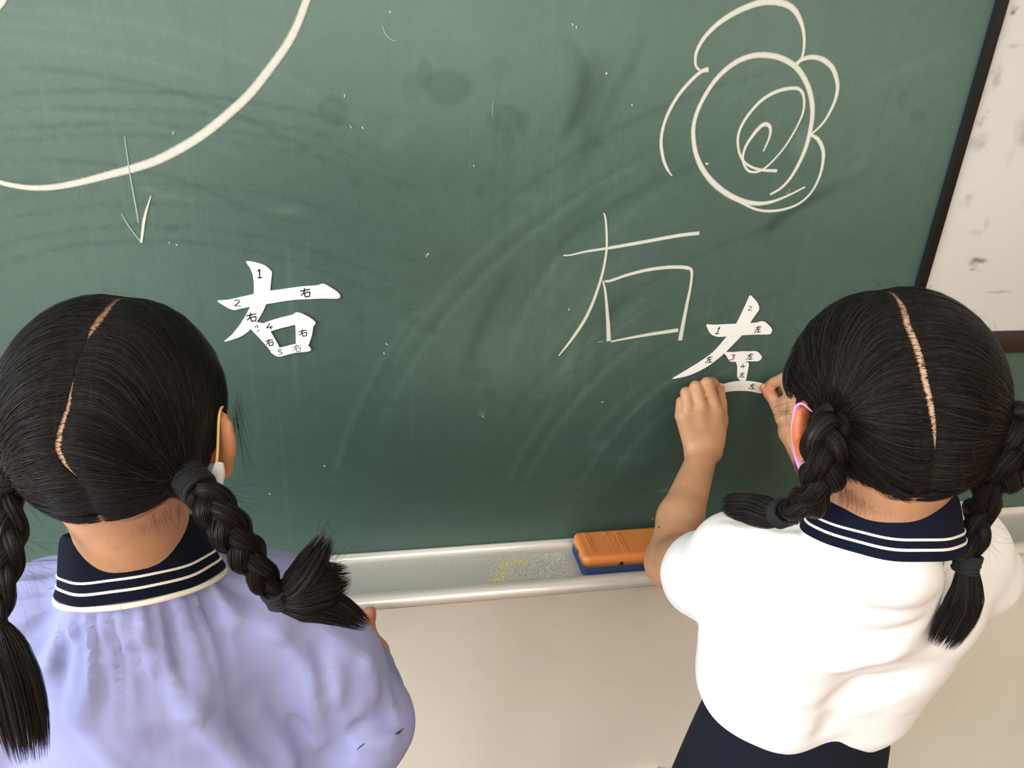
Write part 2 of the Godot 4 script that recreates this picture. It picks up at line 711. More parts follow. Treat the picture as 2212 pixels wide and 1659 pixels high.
# The board's paint: green, with chalk haze left by the eraser, painted-in glare and shade, wiped arcs, damp blots and fine vertical streaks. Covers x -0.9..1.2, y 0.72..1.77.
func board_texture() -> ImageTexture:
	var w := 2048
	var h := 1024
	var field := Image.create_empty(w, h, false, Image.FORMAT_RGBA8)
	field.fill(Color(0.36, 0.36, 0.36))
	var px := func(p: Vector2) -> Vector2: return Vector2((p.x + 0.9) / 2.1 * w, (1.77 - p.y) / 1.05 * h)
	var soft := func(rx: int, ry: int, col: Color, hard: float) -> Image:
		var im := Image.create_empty(rx * 2, ry * 2, false, Image.FORMAT_RGBA8)
		for y in ry * 2:
			for x in rx * 2:
				var d := Vector2((x + 0.5) / rx - 1.0, (y + 0.5) / ry - 1.0).length()
				var c := col
				c.a *= clampf((1.0 - d) * hard, 0.0, 1.0)
				im.set_pixel(x, y, c)
		return im
	var put := func(brush: Image, at: Vector2) -> void:
		field.blend_rect(brush, Rect2i(Vector2i.ZERO, brush.get_size()), Vector2i(at) - brush.get_size() / 2)
	# broad clouds of chalk haze, then upper glare and lower shade painted in
	var cloud_l: Image = soft.call(150, 110, Color(1, 1, 1, 0.03), 1.0)
	var cloud_d: Image = soft.call(130, 110, Color(0, 0, 0, 0.03), 1.0)
	for k in 90:
		put.call(cloud_l if k % 2 else cloud_d, Vector2(rng.randf() * w, rng.randf() * h))
	var haze: Image = soft.call(300, 170, Color(1, 1, 1, 0.20), 1.0)  # chalk residue, with the board's upper glare painted into it
	for p in [Vector2(-0.2822, 1.3852), Vector2(-0.2436, 1.4124), Vector2(-0.3219, 1.3085), Vector2(-0.0183, 1.4283), Vector2(0.1269, 1.4404), Vector2(0.2568, 1.4193), Vector2(0.5, 1.4601), Vector2(0.6556, 1.4383), Vector2(-0.1034, 1.4022), Vector2(0.0777, 1.4108), Vector2(0.3138, 1.3931), Vector2(0.2853, 1.1167), Vector2(-0.3222, 1.1551), Vector2(0.2964, 0.9989), Vector2(0.6531, 1.3376)]:
		put.call(haze, px.call(p))
	var painted_shade: Image = soft.call(240, 150, Color(0, 0, 0, 0.28), 1.0)  # shade painted into the lower board, where chalk is also thinner
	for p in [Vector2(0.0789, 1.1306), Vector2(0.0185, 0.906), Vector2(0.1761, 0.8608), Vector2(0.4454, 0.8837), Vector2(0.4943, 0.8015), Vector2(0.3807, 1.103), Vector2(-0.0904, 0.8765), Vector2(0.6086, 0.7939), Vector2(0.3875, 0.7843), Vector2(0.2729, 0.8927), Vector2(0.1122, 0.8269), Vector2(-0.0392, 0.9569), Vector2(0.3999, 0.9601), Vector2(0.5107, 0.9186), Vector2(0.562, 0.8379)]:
		put.call(painted_shade, px.call(p))
	var dust: Image = soft.call(200, 34, Color(1, 1, 1, 0.10), 1.0)
	for k in 5:
		put.call(dust, px.call(Vector2(-0.6 + k * 0.22, 0.735)))
	# arcs of the eraser, on the left round the elbow of whoever wiped it, on the right fanning upwards
	var dab_l: Image = soft.call(9, 5, Color(1, 1, 1, 0.075), 1.2)
	var dab_d: Image = soft.call(8, 5, Color(0, 0, 0, 0.085), 1.2)
	for k in 46:
		var right := k % 2 == 0
		var c: Vector2 = px.call(Vector2(0.7085, 0.6995) if right else Vector2(-0.3045, 0.9228))
		var r := rng.randf_range(330.0, 760.0) if right else rng.randf_range(300.0, 640.0)
		var a0 := rng.randf_range(3.3, 3.9) if right else rng.randf_range(3.9, 4.6)
		var a1 := a0 + rng.randf_range(0.25, 0.95)
		var dab: Image = dab_l if rng.randf() < 0.55 else dab_d
		var steps := int(r * (a1 - a0) / 4.0)
		for s in steps:
			var a := lerpf(a0, a1, float(s) / steps)
			if sin(PI * s / steps) > rng.randf() * 0.6:
				put.call(dab, c + Vector2(cos(a), sin(a) * 0.92) * (r + rng.randf_range(-2.0, 2.0)))
	# the clearest single wipes: dark arcs across the left part, then curved sweeps on the right
	var thin_d: Image = soft.call(7, 4, Color(0, 0, 0, 0.055), 1.3)
	for a in [[Vector2(-0.1973, 1.3359), 900.0, 210.0, 1.0], [Vector2(-0.1996, 1.3178), 900.0, 235.0, 0.8], [Vector2(-0.1969, 1.3028), 850.0, 260.0, 0.7], [Vector2(-0.196, 1.2918), 800.0, 265.0, 0.7], [Vector2(-0.1858, 1.2392), 670.0, 260.0, 0.5], [Vector2(-0.1884, 1.2177), 610.0, 260.0, 0.5], [Vector2(-0.1962, 1.193), 520.0, 250.0, 0.7], [Vector2(-0.1982, 1.176), 460.0, 240.0, 0.9]]:
		var top: Vector2 = px.call(a[0])
		for k in int(a[2] * 1.1):
			var x: float = -a[2] + k * 1.9
			if rng.randf() < a[3] * (1.1 - 0.4 * absf(x / a[2])):
				put.call(thin_d, top + Vector2(x - 20.0, x * x / (2.0 * a[1]) + rng.randf_range(-2.5, 2.5)))
	var sweep_d: Image = soft.call(13, 9, Color(0, 0, 0, 0.012), 1.1)
	var sweep_l: Image = soft.call(13, 9, Color(1, 1, 1, 0.016), 1.1)
	for a in [[Vector2(0.1949, 1.0021), Vector2(0.2222, 1.1536), Vector2(0.3589, 1.264), 1], [Vector2(0.212, 1.0283), Vector2(0.2568, 1.1655), Vector2(0.4076, 1.2593), 1], [Vector2(0.1781, 0.9617), Vector2(0.1958, 1.0991), Vector2(0.2774, 1.2007), 1], [Vector2(0.2398, 0.987), Vector2(0.2741, 1.1043), Vector2(0.383, 1.1775), 1], [Vector2(0.2699, 0.9295), Vector2(0.3002, 1.0259), Vector2(0.3175, 1.1038), 1],
			[Vector2(0.1898, 1.0419), Vector2(0.2163, 1.1536), Vector2(0.3197, 1.2466), 0], [Vector2(0.1407, 0.9632), Vector2(0.1495, 1.0685), Vector2(0.2045, 1.1537), 0], [Vector2(0.251, 1.2345), Vector2(0.2879, 1.3267), Vector2(0.3362, 1.4326), 0], [Vector2(0.2568, 1.2997), Vector2(0.2632, 1.3514), Vector2(0.285, 1.4064), 0], [Vector2(0.2194, 1.2777), Vector2(0.3074, 1.353), Vector2(0.2463, 1.4188), 0], [Vector2(0.2399, 1.1536), Vector2(0.3034, 1.2352), Vector2(0.4514, 1.2881), 0],
			[Vector2(0.409, 1.325), Vector2(0.4681, 1.3895), Vector2(0.5651, 1.434), 1], [Vector2(0.614, 1.2391), Vector2(0.6609, 1.3098), Vector2(0.7381, 1.3788), 1], [Vector2(0.6141, 1.3636), Vector2(0.6693, 1.3923), Vector2(0.7433, 1.4217), 1], [Vector2(0.5099, 1.1777), Vector2(0.5503, 1.2324), Vector2(0.6408, 1.2632), 0], [Vector2(0.3017, 0.9425), Vector2(0.3216, 1.0652), Vector2(0.3403, 1.1224), 0]]:
		for line in 5:
			var shift := Vector2(rng.randfn(0.0, 10.0), rng.randfn(0.0, 10.0))
			var from := rng.randf_range(0.0, 0.25)
			var steps := 110
			for k in steps:
				var u := lerpf(from, 1.0, float(k) / steps)
				var p: Vector2 = a[0].lerp(a[1], u).lerp(a[1].lerp(a[2], u), u)
				if rng.randf() < sin(PI * u) + 0.15:
					put.call(sweep_l if a[3] else sweep_d, px.call(p) + shift)
	# fine vertical streaks of old wash water
	for k in 260:
		var x := rng.randf() * w
		var y0 := rng.randf_range(0.0, h * 0.7)
		var tall := rng.randf_range(60.0, 420.0)
		var wide := rng.randi_range(1, 5)
		var im := Image.create_empty(wide, int(tall), false, Image.FORMAT_RGBA8)
		var light := 1.0 if rng.randf() < 0.6 else 0.0
		for y in int(tall):
			for q in wide:
				im.set_pixel(q, y, Color(light, light, light, 0.055 * sin(PI * y / tall)))
		put.call(im, Vector2(x, y0 + tall * 0.5))
	var drip: Image = soft.call(6, 130, Color(1, 1, 1, 0.16), 1.4)
	put.call(drip, px.call(Vector2(-0.0711, 1.0788)))
	# damp finger blots
	for b in [[Vector2(0.1129, 1.3511), 30, 20, 0.30], [Vector2(0.087, 1.3646), 10, 18, 0.22], [Vector2(-0.0121, 1.3226), 19, 18, 0.26], [Vector2(0.1795, 1.3194), 23, 18, 0.28], [Vector2(0.2004, 1.3139), 9, 16, 0.22], [Vector2(0.0729, 1.3497), 12, 18, 0.16],
			[Vector2(0.184, 1.2953), 9, 16, 0.22], [Vector2(0.1704, 1.3726), 16, 14, 0.14], [Vector2(-0.0331, 1.1555), 16, 12, 0.2], [Vector2(0.0394, 1.1119), 14, 10, 0.22], [Vector2(-0.0081, 1.1006), 12, 5, 0.3], [Vector2(-0.0036, 1.1195), 9, 6, 0.25], [Vector2(0.0107, 1.0773), 8, 7, 0.25], [Vector2(0.0704, 1.0934), 14, 9, 0.2],
			[Vector2(0.0878, 1.0665), 18, 10, 0.16], [Vector2(0.1037, 1.0599), 6, 7, 0.34], [Vector2(0.0187, 1.0555), 22, 5, 0.22], [Vector2(0.1641, 0.9997), 16, 7, 0.2], [Vector2(0.1614, 0.9897), 18, 4, 0.2], [Vector2(0.1747, 0.9687), 12, 8, 0.22], [Vector2(-0.0137, 1.0184), 12, 6, 0.2], [Vector2(-0.0734, 1.0594), 7, 7, 0.25], [Vector2(0.2948, 1.2932), 8, 5, 0.3],
			[Vector2(0.1548, 1.2388), 9, 9, 0.24], [Vector2(0.057, 1.2401), 6, 4, 0.24], [Vector2(0.0108, 1.2447), 5, 8, 0.2], [Vector2(0.1623, 1.2568), 12, 9, 0.14], [Vector2(-0.1967, 1.1888), 9, 5, 0.3], [Vector2(0.6795, 1.3577), 8, 12, 0.2], [Vector2(0.708, 1.3392), 14, 8, 0.22]]:
		var im: Image = soft.call(int(b[1] * 1.05), int(b[2] * 1.05), Color(0, 0, 0, b[3] * 0.72), 3.5)
		put.call(im, px.call(b[0]))
	# smears of rubbed-out chalk
	for b in [[Vector2(-0.0692, 1.212), 30, 8, 0.22], [Vector2(0.217, 1.2296), 34, 10, 0.16], [Vector2(0.557, 1.3016), 20, 26, 0.3], [Vector2(0.3349, 0.8782), 22, 14, 0.14], [Vector2(0.3753, 0.8567), 60, 6, 0.12], [Vector2(0.4511, 0.7962), 16, 5, 0.3], [Vector2(0.1666, 0.9377), 8, 6, 0.3], [Vector2(0.0574, 1.3023), 20, 20, 0.12]]:
		var im: Image = soft.call(int(b[1]), int(b[2]), Color(1, 1, 1, b[3]), 1.2)
		put.call(im, px.call(b[0]))
	var f := FastNoiseLite.new()
	f.frequency = 0.35
	f.fractal_octaves = 2
	var grain := f.get_image(w, h).get_data()
	f.frequency = 0.03
	f.seed = 5
	f.fractal_octaves = 4
	var wide_grain := f.get_image(w, h).get_data()
	var data := field.get_data()
	var out := PackedByteArray()
	out.resize(w * h * 3)
	var lo := BOARD_DARK
	var hi := BOARD_LIGHT
	for k in w * h:
		var q := clampf(data[k * 4] / 255.0 + (grain[k] - 128) * 0.0006 + (wide_grain[k] - 128) * 0.00022, 0.0, 1.0)
		out[k * 3] = int(255.0 * lerpf(lo.r, hi.r, q))
		out[k * 3 + 1] = int(255.0 * lerpf(lo.g, hi.g, q))
		out[k * 3 + 2] = int(255.0 * lerpf(lo.b, hi.b, q))
	return ImageTexture.create_from_image(Image.create_from_data(w, h, false, Image.FORMAT_RGB8, out))


const BOARD_DARK := Color(0.15, 0.24, 0.205)
const BOARD_LIGHT := Color(0.485, 0.57, 0.52)


# ---------------------------------------------------------------- the room
func room() -> void:
	var g := Geo.new()
	box(g, Vector3(-4.2, -0.28, -0.3), Vector3(4.2, FLOOR, 8.2))
	struct("floor", g, M.floor_wood)
	g = Geo.new()
	box(g, Vector3(-4.2, 3.0, -0.3), Vector3(4.2, 3.2, 8.2))
	struct("ceiling", g, M.ceiling_tile)
	g = Geo.new()
	box(g, Vector3(-4.2, FLOOR, -0.27), Vector3(4.2, 3.0, -0.07))
	struct("wall_front", g, M.wall_paint)
	g = Geo.new()
	box(g, Vector3(-4.2, FLOOR, 8.0), Vector3(4.2, 3.0, 8.2))
	struct("wall_back", g, M.plain_wall)
	g = Geo.new()
	box(g, Vector3(4.0, FLOOR, -0.07), Vector3(4.2, 3.0, 8.0))
	struct("wall_right", g, M.beige_wall)
	# the left wall with three window openings
	g = Geo.new()
	box(g, Vector3(-4.2, FLOOR, -0.07), Vector3(-4.0, 0.95, 8.0))
	box(g, Vector3(-4.2, 2.55, -0.07), Vector3(-4.0, 3.0, 8.0))
	for z in [[-0.07, 0.6], [2.4, 2.7], [4.5, 4.8], [6.6, 8.0]]:
		box(g, Vector3(-4.2, 0.95, z[0]), Vector3(-4.0, 2.55, z[1]))
	struct("wall_left", g, M.plain_wall)
	for k in 3:
		var z0 := 0.6 + 2.1 * k
		var o := Node3D.new()
		o.name = "window_%d" % (k + 1)
		o.position = Vector3(-4.1, 0.95, z0 + 0.9)
		add_child(o)
		o.set_meta("kind", "structure")
		g = Geo.new()
		for s in [[0.95, 1.0, 0.0, 1.8], [2.5, 2.55, 0.0, 1.8], [1.0, 2.5, 0.0, 0.05], [1.0, 2.5, 0.875, 0.925], [1.0, 2.5, 1.75, 1.8]]:
			box(g, Vector3(-4.13, s[0], z0 + s[2]), Vector3(-4.07, s[1], z0 + s[3]))
		part("frame", g.mesh(), M.window_frame, o)
		for s in 2:
			g = Geo.new()
			box(g, Vector3(-4.103, 1.0, z0 + 0.05 + 0.875 * s), Vector3(-4.097, 2.5, z0 + 0.875 + 0.875 * s))
			part("pane", g.mesh(), M.glass, o)
	g = Geo.new()
	extrude_x(g, PackedVector2Array([Vector2(-0.07, FLOOR), Vector2(-0.07, SKIRT_TOP), Vector2(-0.058, SKIRT_TOP), Vector2(-0.055, SKIRT_TOP - 0.004), Vector2(-0.055, FLOOR)]), -4.0, 0.56, 0.6)
	struct("baseboard_front", g, M.skirting)
	# ceiling lamps in two rows parallel to the board
	for k in 6:
		var c := Vector3([-1.9, -0.2, 1.5][k % 3], 2.94, 2.9 if k < 3 else 5.4)
		var t := thing("ceiling_lamp", "long white ceiling lamp, %s in the %s row before the board" % [["nearest the windows", "in the middle", "nearest the corridor"][k % 3], "first" if k < 3 else "second"], "ceiling lamp", c, "ceiling lamps")
		g = Geo.new()
		box(g, c + Vector3(-0.65, -0.02, -0.16), c + Vector3(0.65, 0.06, 0.16), 0.01)
		part("case", g.mesh(), M.lamp_case, t)
		g = Geo.new()
		box(g, c + Vector3(-0.61, -0.03, -0.13), c + Vector3(0.61, -0.0195, 0.13))
		part("diffuser", g.mesh(), M.lamp_face, t)
		area_light("lamp_light", c + Vector3(0, -0.04, 0), Vector3.DOWN, Vector2(1.22, 0.26), Color(1.0, 0.98, 0.95), CEILING_ENERGY * (1.0 if k < 3 else 0.25), t)


const SKIRT_TOP := 0.10


func chalkboard() -> void:
	var t := thing("chalkboard", "large dark green chalkboard with wiped chalk haze, mounted on the wall", "chalkboard", Vector3(0, 0.72, 0))
	var m := StandardMaterial3D.new()
	m.resource_name = "board_paint"
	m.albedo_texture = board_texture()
	m.texture_repeat = false
	m.roughness = 0.5
	m.metallic_specular = 0.5
	M.board_paint = m
	var g := Geo.new()
	var lo := Vector2(-1.7, 0.722)
	var hi := Vector2(1.75, 1.93)
	var q := []
	for p in [Vector2(lo.x, lo.y), Vector2(lo.x, hi.y), Vector2(hi.x, hi.y), Vector2(hi.x, lo.y)]:
		q.append(g.vert(Vector3(p.x, p.y, 0), Vector3.BACK, Vector2((p.x + 0.9) / 2.1, (1.77 - p.y) / 1.05)))
	g.quad(q[0], q[1], q[2], q[3])
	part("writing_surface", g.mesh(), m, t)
	g = Geo.new()
	box(g, Vector3(lo.x, lo.y - 0.01, -0.068), Vector3(hi.x, hi.y, -0.0006))
	part("backing", g.mesh(), M.brown_rail, t)
	g = Geo.new()
	box(g, Vector3(lo.x, hi.y, -0.068), Vector3(hi.x, hi.y + 0.03, 0.014), 0.003)
	part("top_frame", g.mesh(), M.aluminium, t)
	# crumbs of chalk clinging to the surface
	g = Geo.new()
	for b in [Vector2(-0.2008, 1.1754), Vector2(-0.1936, 1.1733), Vector2(-0.1829, 1.2955), Vector2(0.4323, 1.2754), Vector2(0.0484, 1.4251), Vector2(-0.0005, 1.3399), Vector2(0.0054, 1.3074), Vector2(0.0176, 1.3068), Vector2(0.2491, 1.4227), Vector2(0.253, 1.4206), Vector2(0.294, 1.374), Vector2(0.3286, 1.3409), Vector2(0.1438, 1.2682), Vector2(0.0904, 1.1598), Vector2(0.0921, 1.1621), Vector2(0.0414, 1.0443), Vector2(0.0372, 1.0317), Vector2(0.1679, 0.9355), Vector2(-0.0431, 0.8708), Vector2(-0.116, 0.8311), Vector2(0.5776, 0.7365), Vector2(0.4359, 0.7482), Vector2(0.3339, 0.9512), Vector2(0.2743, 1.0892), Vector2(0.2739, 1.0866)]:
		for s in 2:
			var c := Vector3(b.x + rng.randf_range(-0.001, 0.001), b.y + rng.randf_range(-0.001, 0.001), 0.0002)
			tube(g, PackedVector3Array([c, c + Vector3(0.0012 * rng.randf(), -0.0016 * rng.randf(), 0.0003), c + Vector3(0.001, -0.002, 0.0)]), PackedFloat32Array([0.0002, 0.00045, 0.00015]), 5)
	var crumbs := part("chalk_crumbs", g.mesh(), M.chalk_grit, t)
	crumbs.set_meta("kind", "stuff")

	# a white panel hung over the right-hand end, its front 9 mm before the board
	var w := thing("white_panel", "smudged white panel with a black side frame hung over the board's right end", "panel", Vector3(1.2, PANEL_Y, PANEL_Z))
	g = Geo.new()
	box(g, Vector3(PANEL_X + 0.002, PANEL_Y + 0.01, 0.003), Vector3(1.74, 1.925, PANEL_Z - 0.002))
	var sheet := part("white_sheet", g.mesh(), M.white_sheet, w)
	g = Geo.new()
	var corners := []
	for p in [Vector2(PANEL_X + 0.010, PANEL_Y + 0.01), Vector2(PANEL_X + 0.010, 1.925), Vector2(1.74, 1.925), Vector2(1.74, PANEL_Y + 0.01)]:
		corners.append(g.vert(Vector3(p.x, p.y, PANEL_Z - 0.0015), Vector3.BACK, Vector2(p.x - 0.75, (1.93 - p.y) / 0.9)))
	g.quad(corners[0], corners[1], corners[2], corners[3])
	var face := M.white_sheet.duplicate() as StandardMaterial3D
	face.resource_name = "smudged_sheet"
	face.albedo_texture = smudge_texture()
	face.texture_repeat = false
	part("sheet_face", g.mesh(), face, sheet)
	g = Geo.new()
	box(g, Vector3(PANEL_X, PANEL_Y, 0.002), Vector3(PANEL_X + 0.0115, 1.925, PANEL_Z + 0.002), 0.0015)
	part("side_frame", g.mesh(), M.black_frame, w, "black upright frame")
	g = Geo.new()
	box(g, Vector3(PANEL_X + 0.012, PANEL_Y - 0.022, 0.002), Vector3(1.74, PANEL_Y + 0.011, PANEL_Z + 0.006), 0.002)
	part("bottom_rail", g.mesh(), M.brown_rail, w, "dark brown bottom rail")


func smudge_texture() -> ImageTexture:     # white film with grey rubbed marks; covers x 0.75..1.75, y 1.03..1.93
	var im := Image.create_empty(768, 864, false, Image.FORMAT_RGBA8)
	im.fill(Color.WHITE)
	var spots := [[Vector2(0.8539, 1.1519), 12, 7, 0.34, 5], [Vector2(0.8515, 1.1418), 9, 6, 0.2, 3], [Vector2(0.8385, 1.19), 12, 7, 0.12, 2], [Vector2(0.7935, 1.4629), 6, 6, 0.4, 3], [Vector2(0.8077, 1.4246), 14, 5, 0.14, 2], [Vector2(0.7961, 1.3891), 8, 16, 0.18, 3], [Vector2(0.7944, 1.335), 6, 8, 0.22, 3], [Vector2(0.7982, 1.3103), 16, 12, 0.12, 4], [Vector2(0.8065, 1.2353), 8, 16, 0.12, 2],
			[Vector2(0.8517, 1.2042), 7, 10, 0.1, 2], [Vector2(0.9771, 0.9694), 26, 8, 0.2, 3], [Vector2(0.9036, 1.1051), 30, 3, 0.14, 2], [Vector2(0.9748, 1.0079), 24, 14, 0.1, 3], [Vector2(0.8626, 1.3148), 20, 24, 0.08, 4], [Vector2(0.7808, 1.4443), 14, 20, 0.07, 3], [Vector2(1.35, 1.5), 24, 12, 0.15, 5], [Vector2(1.5, 1.25), 12, 26, 0.12, 5], [Vector2(1.6, 1.7), 20, 10, 0.14, 5]]
	for s in spots:
		for k in s[4] * 3:
			var at := Vector2((s[0].x - 0.75) * 768.0, (1.93 - s[0].y) / 0.9 * 864.0) + Vector2(rng.randfn(0.0, s[1] * 0.35), rng.randfn(0.0, s[2] * 0.35))
			var r := Vector2i(maxi(2, int(s[1] * rng.randf_range(0.3, 0.8))), maxi(2, int(s[2] * rng.randf_range(0.3, 0.8))))
			var b := Image.create_empty(r.x * 2, r.y * 2, false, Image.FORMAT_RGBA8)
			for y in r.y * 2:
				for x in r.x * 2:
					var d := Vector2((x + 0.5) / r.x - 1.0, (y + 0.5) / r.y - 1.0).length()
					b.set_pixel(x, y, Color(0.30, 0.29, 0.28, clampf(1.0 - d, 0.0, 1.0) * s[3] * 0.6))
			im.blend_rect(b, Rect2i(Vector2i.ZERO, b.get_size()), Vector2i(at) - r)
	im.convert(Image.FORMAT_RGB8)
	return ImageTexture.create_from_image(im)


const PANEL_X := 0.7689
const PANEL_Y := 1.035
const PANEL_Z := 0.009


func chalk_tray() -> void:
	var t := thing("chalk_tray", "long aluminium chalk tray with a rounded lip and chalk dust", "chalk tray", Vector3(0, 0.7, 0.05))
	var outline := [[0.0012, 0.7225], [0.0035, 0.7225], [0.0042, 0.7195], [0.0060, 0.7160], [0.0095, 0.7135], [0.0135, 0.7123], [0.0180, 0.7120], [0.0765, 0.7118], [0.0780, 0.7122], [0.0788, 0.7150], [0.0800, 0.7166], [0.0825, 0.7172], [0.0870, 0.7166], [0.0915, 0.7150], [0.0950, 0.7120], [0.0972, 0.7082], [0.0980, 0.7040], [0.0976, 0.7010], [0.0960, 0.6996], [0.0760, 0.6996], [0.0740, 0.7060], [-0.0680, 0.7060], [-0.0680, 0.7095], [0.0012, 0.7095]]
	var prof := PackedVector2Array()
	for p in outline:
		prof.append(Vector2(p[0], p[1]))
	var g := Geo.new()
	extrude_x(g, prof, -1.7, 1.75, 0.9)
	part("trough", g.mesh(), M.aluminium, t)
	g = Geo.new()
	box(g, Vector3(0.457, 0.571, -0.069), Vector3(0.530, 0.7055, -0.056), 0.0015)
	box(g, Vector3(0.446, 0.567, -0.0695), Vector3(0.541, 0.572, -0.048), 0.001)
	part("bracket", g.mesh(), M.skirting, t, "cream bracket under the tray")
	# chalk dust: grit lying along the trough and caked on the upper edge
	g = Geo.new()
	for k in 2600:
		var where := rng.randf()
		var x := rng.randf_range(-0.55, 1.2)
		var p := Vector3(x, 0.7121, 0.02 + 0.055 * pow(rng.randf(), 1.6))
		if where < 0.35:
			p = Vector3(x, 0.7226, rng.randf_range(0.0008, 0.0036))
		elif where < 0.72:
			p.x = 0.29 - absf(rng.randfn(0.0, 0.055)) + rng.randf_range(0.0, 0.01)
		var r := rng.randf_range(0.00025, 0.0007)
		dot(g, p, r)
	var dust := part("chalk_dust", g.mesh(), M.chalk_grit, t)
	dust.set_meta("kind", "stuff")
	g = Geo.new()
	for k in 420:
		var p: Vector3 = [Vector3(0.1942, 0.712, 0.0578), Vector3(0.1896, 0.712, 0.0693), Vector3(0.206, 0.712, 0.0407), Vector3(0.2108, 0.712, 0.0328), Vector3(0.2313, 0.712, 0.0331)][k % 5]
		p += Vector3(rng.randfn(0.0, 0.007), 0.0, rng.randfn(0.0, 0.004))
		p.y = 0.7121
		p.z = clampf(p.z, 0.019, 0.075)
		dot(g, p, rng.randf_range(0.0003, 0.0008))
	dust = part("yellow_chalk_dust", g.mesh(), M.yellow_grit, t, "yellow chalk dust")
	dust.set_meta("kind", "stuff")


func dot(g: Geo, p: Vector3, r: float) -> void:     # a flat-bottomed grain
	var k := g.v.size()
	var turn := rng.randf() * TAU
	for j in 4:
		var d := Vector3(cos(turn + TAU * j / 4.0), 0, sin(turn + TAU * j / 4.0))
		g.vert(p + d * r * rng.randf_range(0.7, 1.3), (d + Vector3.UP * 0.7).normalized())
	g.vert(p + Vector3(0, r * 0.7, 0), Vector3.UP)
	for j in 4:
		g.tri(k + j, k + (j + 1) % 4, k + 4)


func eraser() -> void:
	var x0 := 0.3085
	var x1 := 0.4725
	var z0 := 0.0115
	var z1 := 0.0762
	var t := thing("board_eraser", "orange plastic chalkboard eraser with a blue corduroy pad lying in the tray", "eraser", Vector3(0.39, 0.712, 0.045))
	# shell: rounded box, open notches for the rivets
	var g := Geo.new()
	var rings := [[0.0, 0.7255], [0.0, 0.7365], [0.0006, 0.7388], [0.0022, 0.7408], [0.0048, 0.7418], [0.0075, 0.7420]]
	rounded_stack(g, Vector2(x0, z0), Vector2(x1, z1), rings, 0.009)
	part("plastic_cover", g.mesh(), M.orange_plastic, t)
	# raised ribs, frame and lettering on the cover
	g = Geo.new()
	for group in [0.0150, 0.0620]:
		for j in 3:
			var x: float = x0 + group + 0.0026 * j
			tube(g, PackedVector3Array([Vector3(x, 0.7420, z0 + 0.006), Vector3(x, 0.7423, z0 + 0.03), Vector3(x, 0.7420, z1 - 0.008)]), PackedFloat32Array([0.0008, 0.0008]), 6)
	var frame := [[0.0330, 0.012], [0.0345, 0.0085], [0.0385, 0.0075], [0.0435, 0.0075], [0.0462, 0.0092], [0.0468, 0.013], [0.0468, 0.030], [0.0468, 0.047]]
	var fp := PackedVector3Array()
	for p in frame:
		fp.append(Vector3(x0 + p[0], 0.7420, z0 + p[1]))
	tube(g, curve(fp, 28), PackedFloat32Array([0.0003, 0.0006, 0.0006, 0.0006]), 6)
	part("raised_rib", g.mesh(), M.orange_plastic, t)
	# stylised characters one below another, read along the short side
	g = Geo.new()
	var glyphs := [
		[[0.25, 0.0, 0.0, 0.55], [0.2, 0.2, 0.75, 0.2, 0.35, 1.0], [0.3, 0.5, 0.62, 0.66], [0.86, 0.0, 0.92, 0.16], [1.0, 0.0, 1.06, 0.14]],
		[[0.1, 0.1, 0.8, 0.1, 0.05, 0.95], [0.5, 0.55, 0.9, 0.95]],
		[[0.4, 0.0, 0.4, 1.0], [0.4, 0.4, 0.8, 0.6]],
		[[0.3, 0.1, 0.28, 0.6, 0.05, 1.0], [0.6, 0.05, 0.58, 0.95, 0.95, 0.55]]]
	for k in 4:
		for s in glyphs[k]:
			var line := PackedVector3Array()
			for j in range(0, s.size(), 2):
				line.append(Vector3(x0 + 0.0345 + s[j] * 0.0085 + k * 0.0006, 0.7420, z0 + 0.0125 + k * 0.0098 + s[j + 1] * 0.0080))
			tube(g, line, PackedFloat32Array([0.0005, 0.0005]), 5)
	part("raised_lettering", g.mesh(), M.orange_plastic, t)
	var tm := TextMesh.new()
	tm.text = "Blackboard eraser"
	var sf := SystemFont.new()
	sf.font_names = PackedStringArray(["Droid Sans"])
	tm.font = sf
	tm.font_size = 24
	tm.pixel_size = 0.034 / 210.0
	tm.depth = 0.0006
	var o := part("small_lettering", tm, M.orange_plastic, t)
	o.transform = Transform3D(Basis(Vector3(0, 0, 1), Vector3(1, 0, 0) * 1.0, Vector3(0, 1, 0)), Vector3(x0 + 0.0555, 0.7422, z0 + 0.030) - t.position)
	# pad: corduroy with ridges running round it
	g = Geo.new()
	var ridges := []
	var n := 56
	for k in n + 1:
		var y := lerpf(0.7124, 0.7256, float(k) / n)
		ridges.append([0.0011 - 0.0011 * absf(sin(PI * 7.0 * k / n)), y])
	rounded_stack(g, Vector2(x0 - 0.0004, z0 + 0.0025), Vector2(x1, z1 + 0.0002), ridges, 0.007)
	part("corduroy_pad", g.mesh(), M.blue_corduroy, t)
	g = Geo.new()
	ball(g, Vector3(x0 + 0.0555, 0.7292, z1 - 0.0005), Vector3(0.0036, 0.0036, 0.0020))
	part("rivet", g.mesh(), M.green_rivet, t)
	g = Geo.new()
	ball(g, Vector3(x0 + 0.0003, 0.7300, (z0 + z1) * 0.5), Vector3(0.0016, 0.0040, 0.0040))
	part("rivet", g.mesh(), M.green_rivet, t)


func ball(g: Geo, c: Vector3, r: Vector3, basis := Basis(), rows := 10) -> void:
	var k0 := g.v.size()
	for a in rows + 1:
		for b in rows * 2 + 1:
			var th := PI * a / rows
			var ph := TAU * b / (rows * 2)
			var d := Vector3(sin(th) * cos(ph), cos(th), sin(th) * sin(ph))
			g.vert(c + basis * (d * r), (basis * (d / r)).normalized(), Vector2(float(b) / (rows * 2), float(a) / rows))
	for a in rows:
		for b in rows * 2:
			var k := k0 + a * (rows * 2 + 1) + b
			g.quad(k, k + 1, k + rows * 2 + 2, k + rows * 2 + 1)


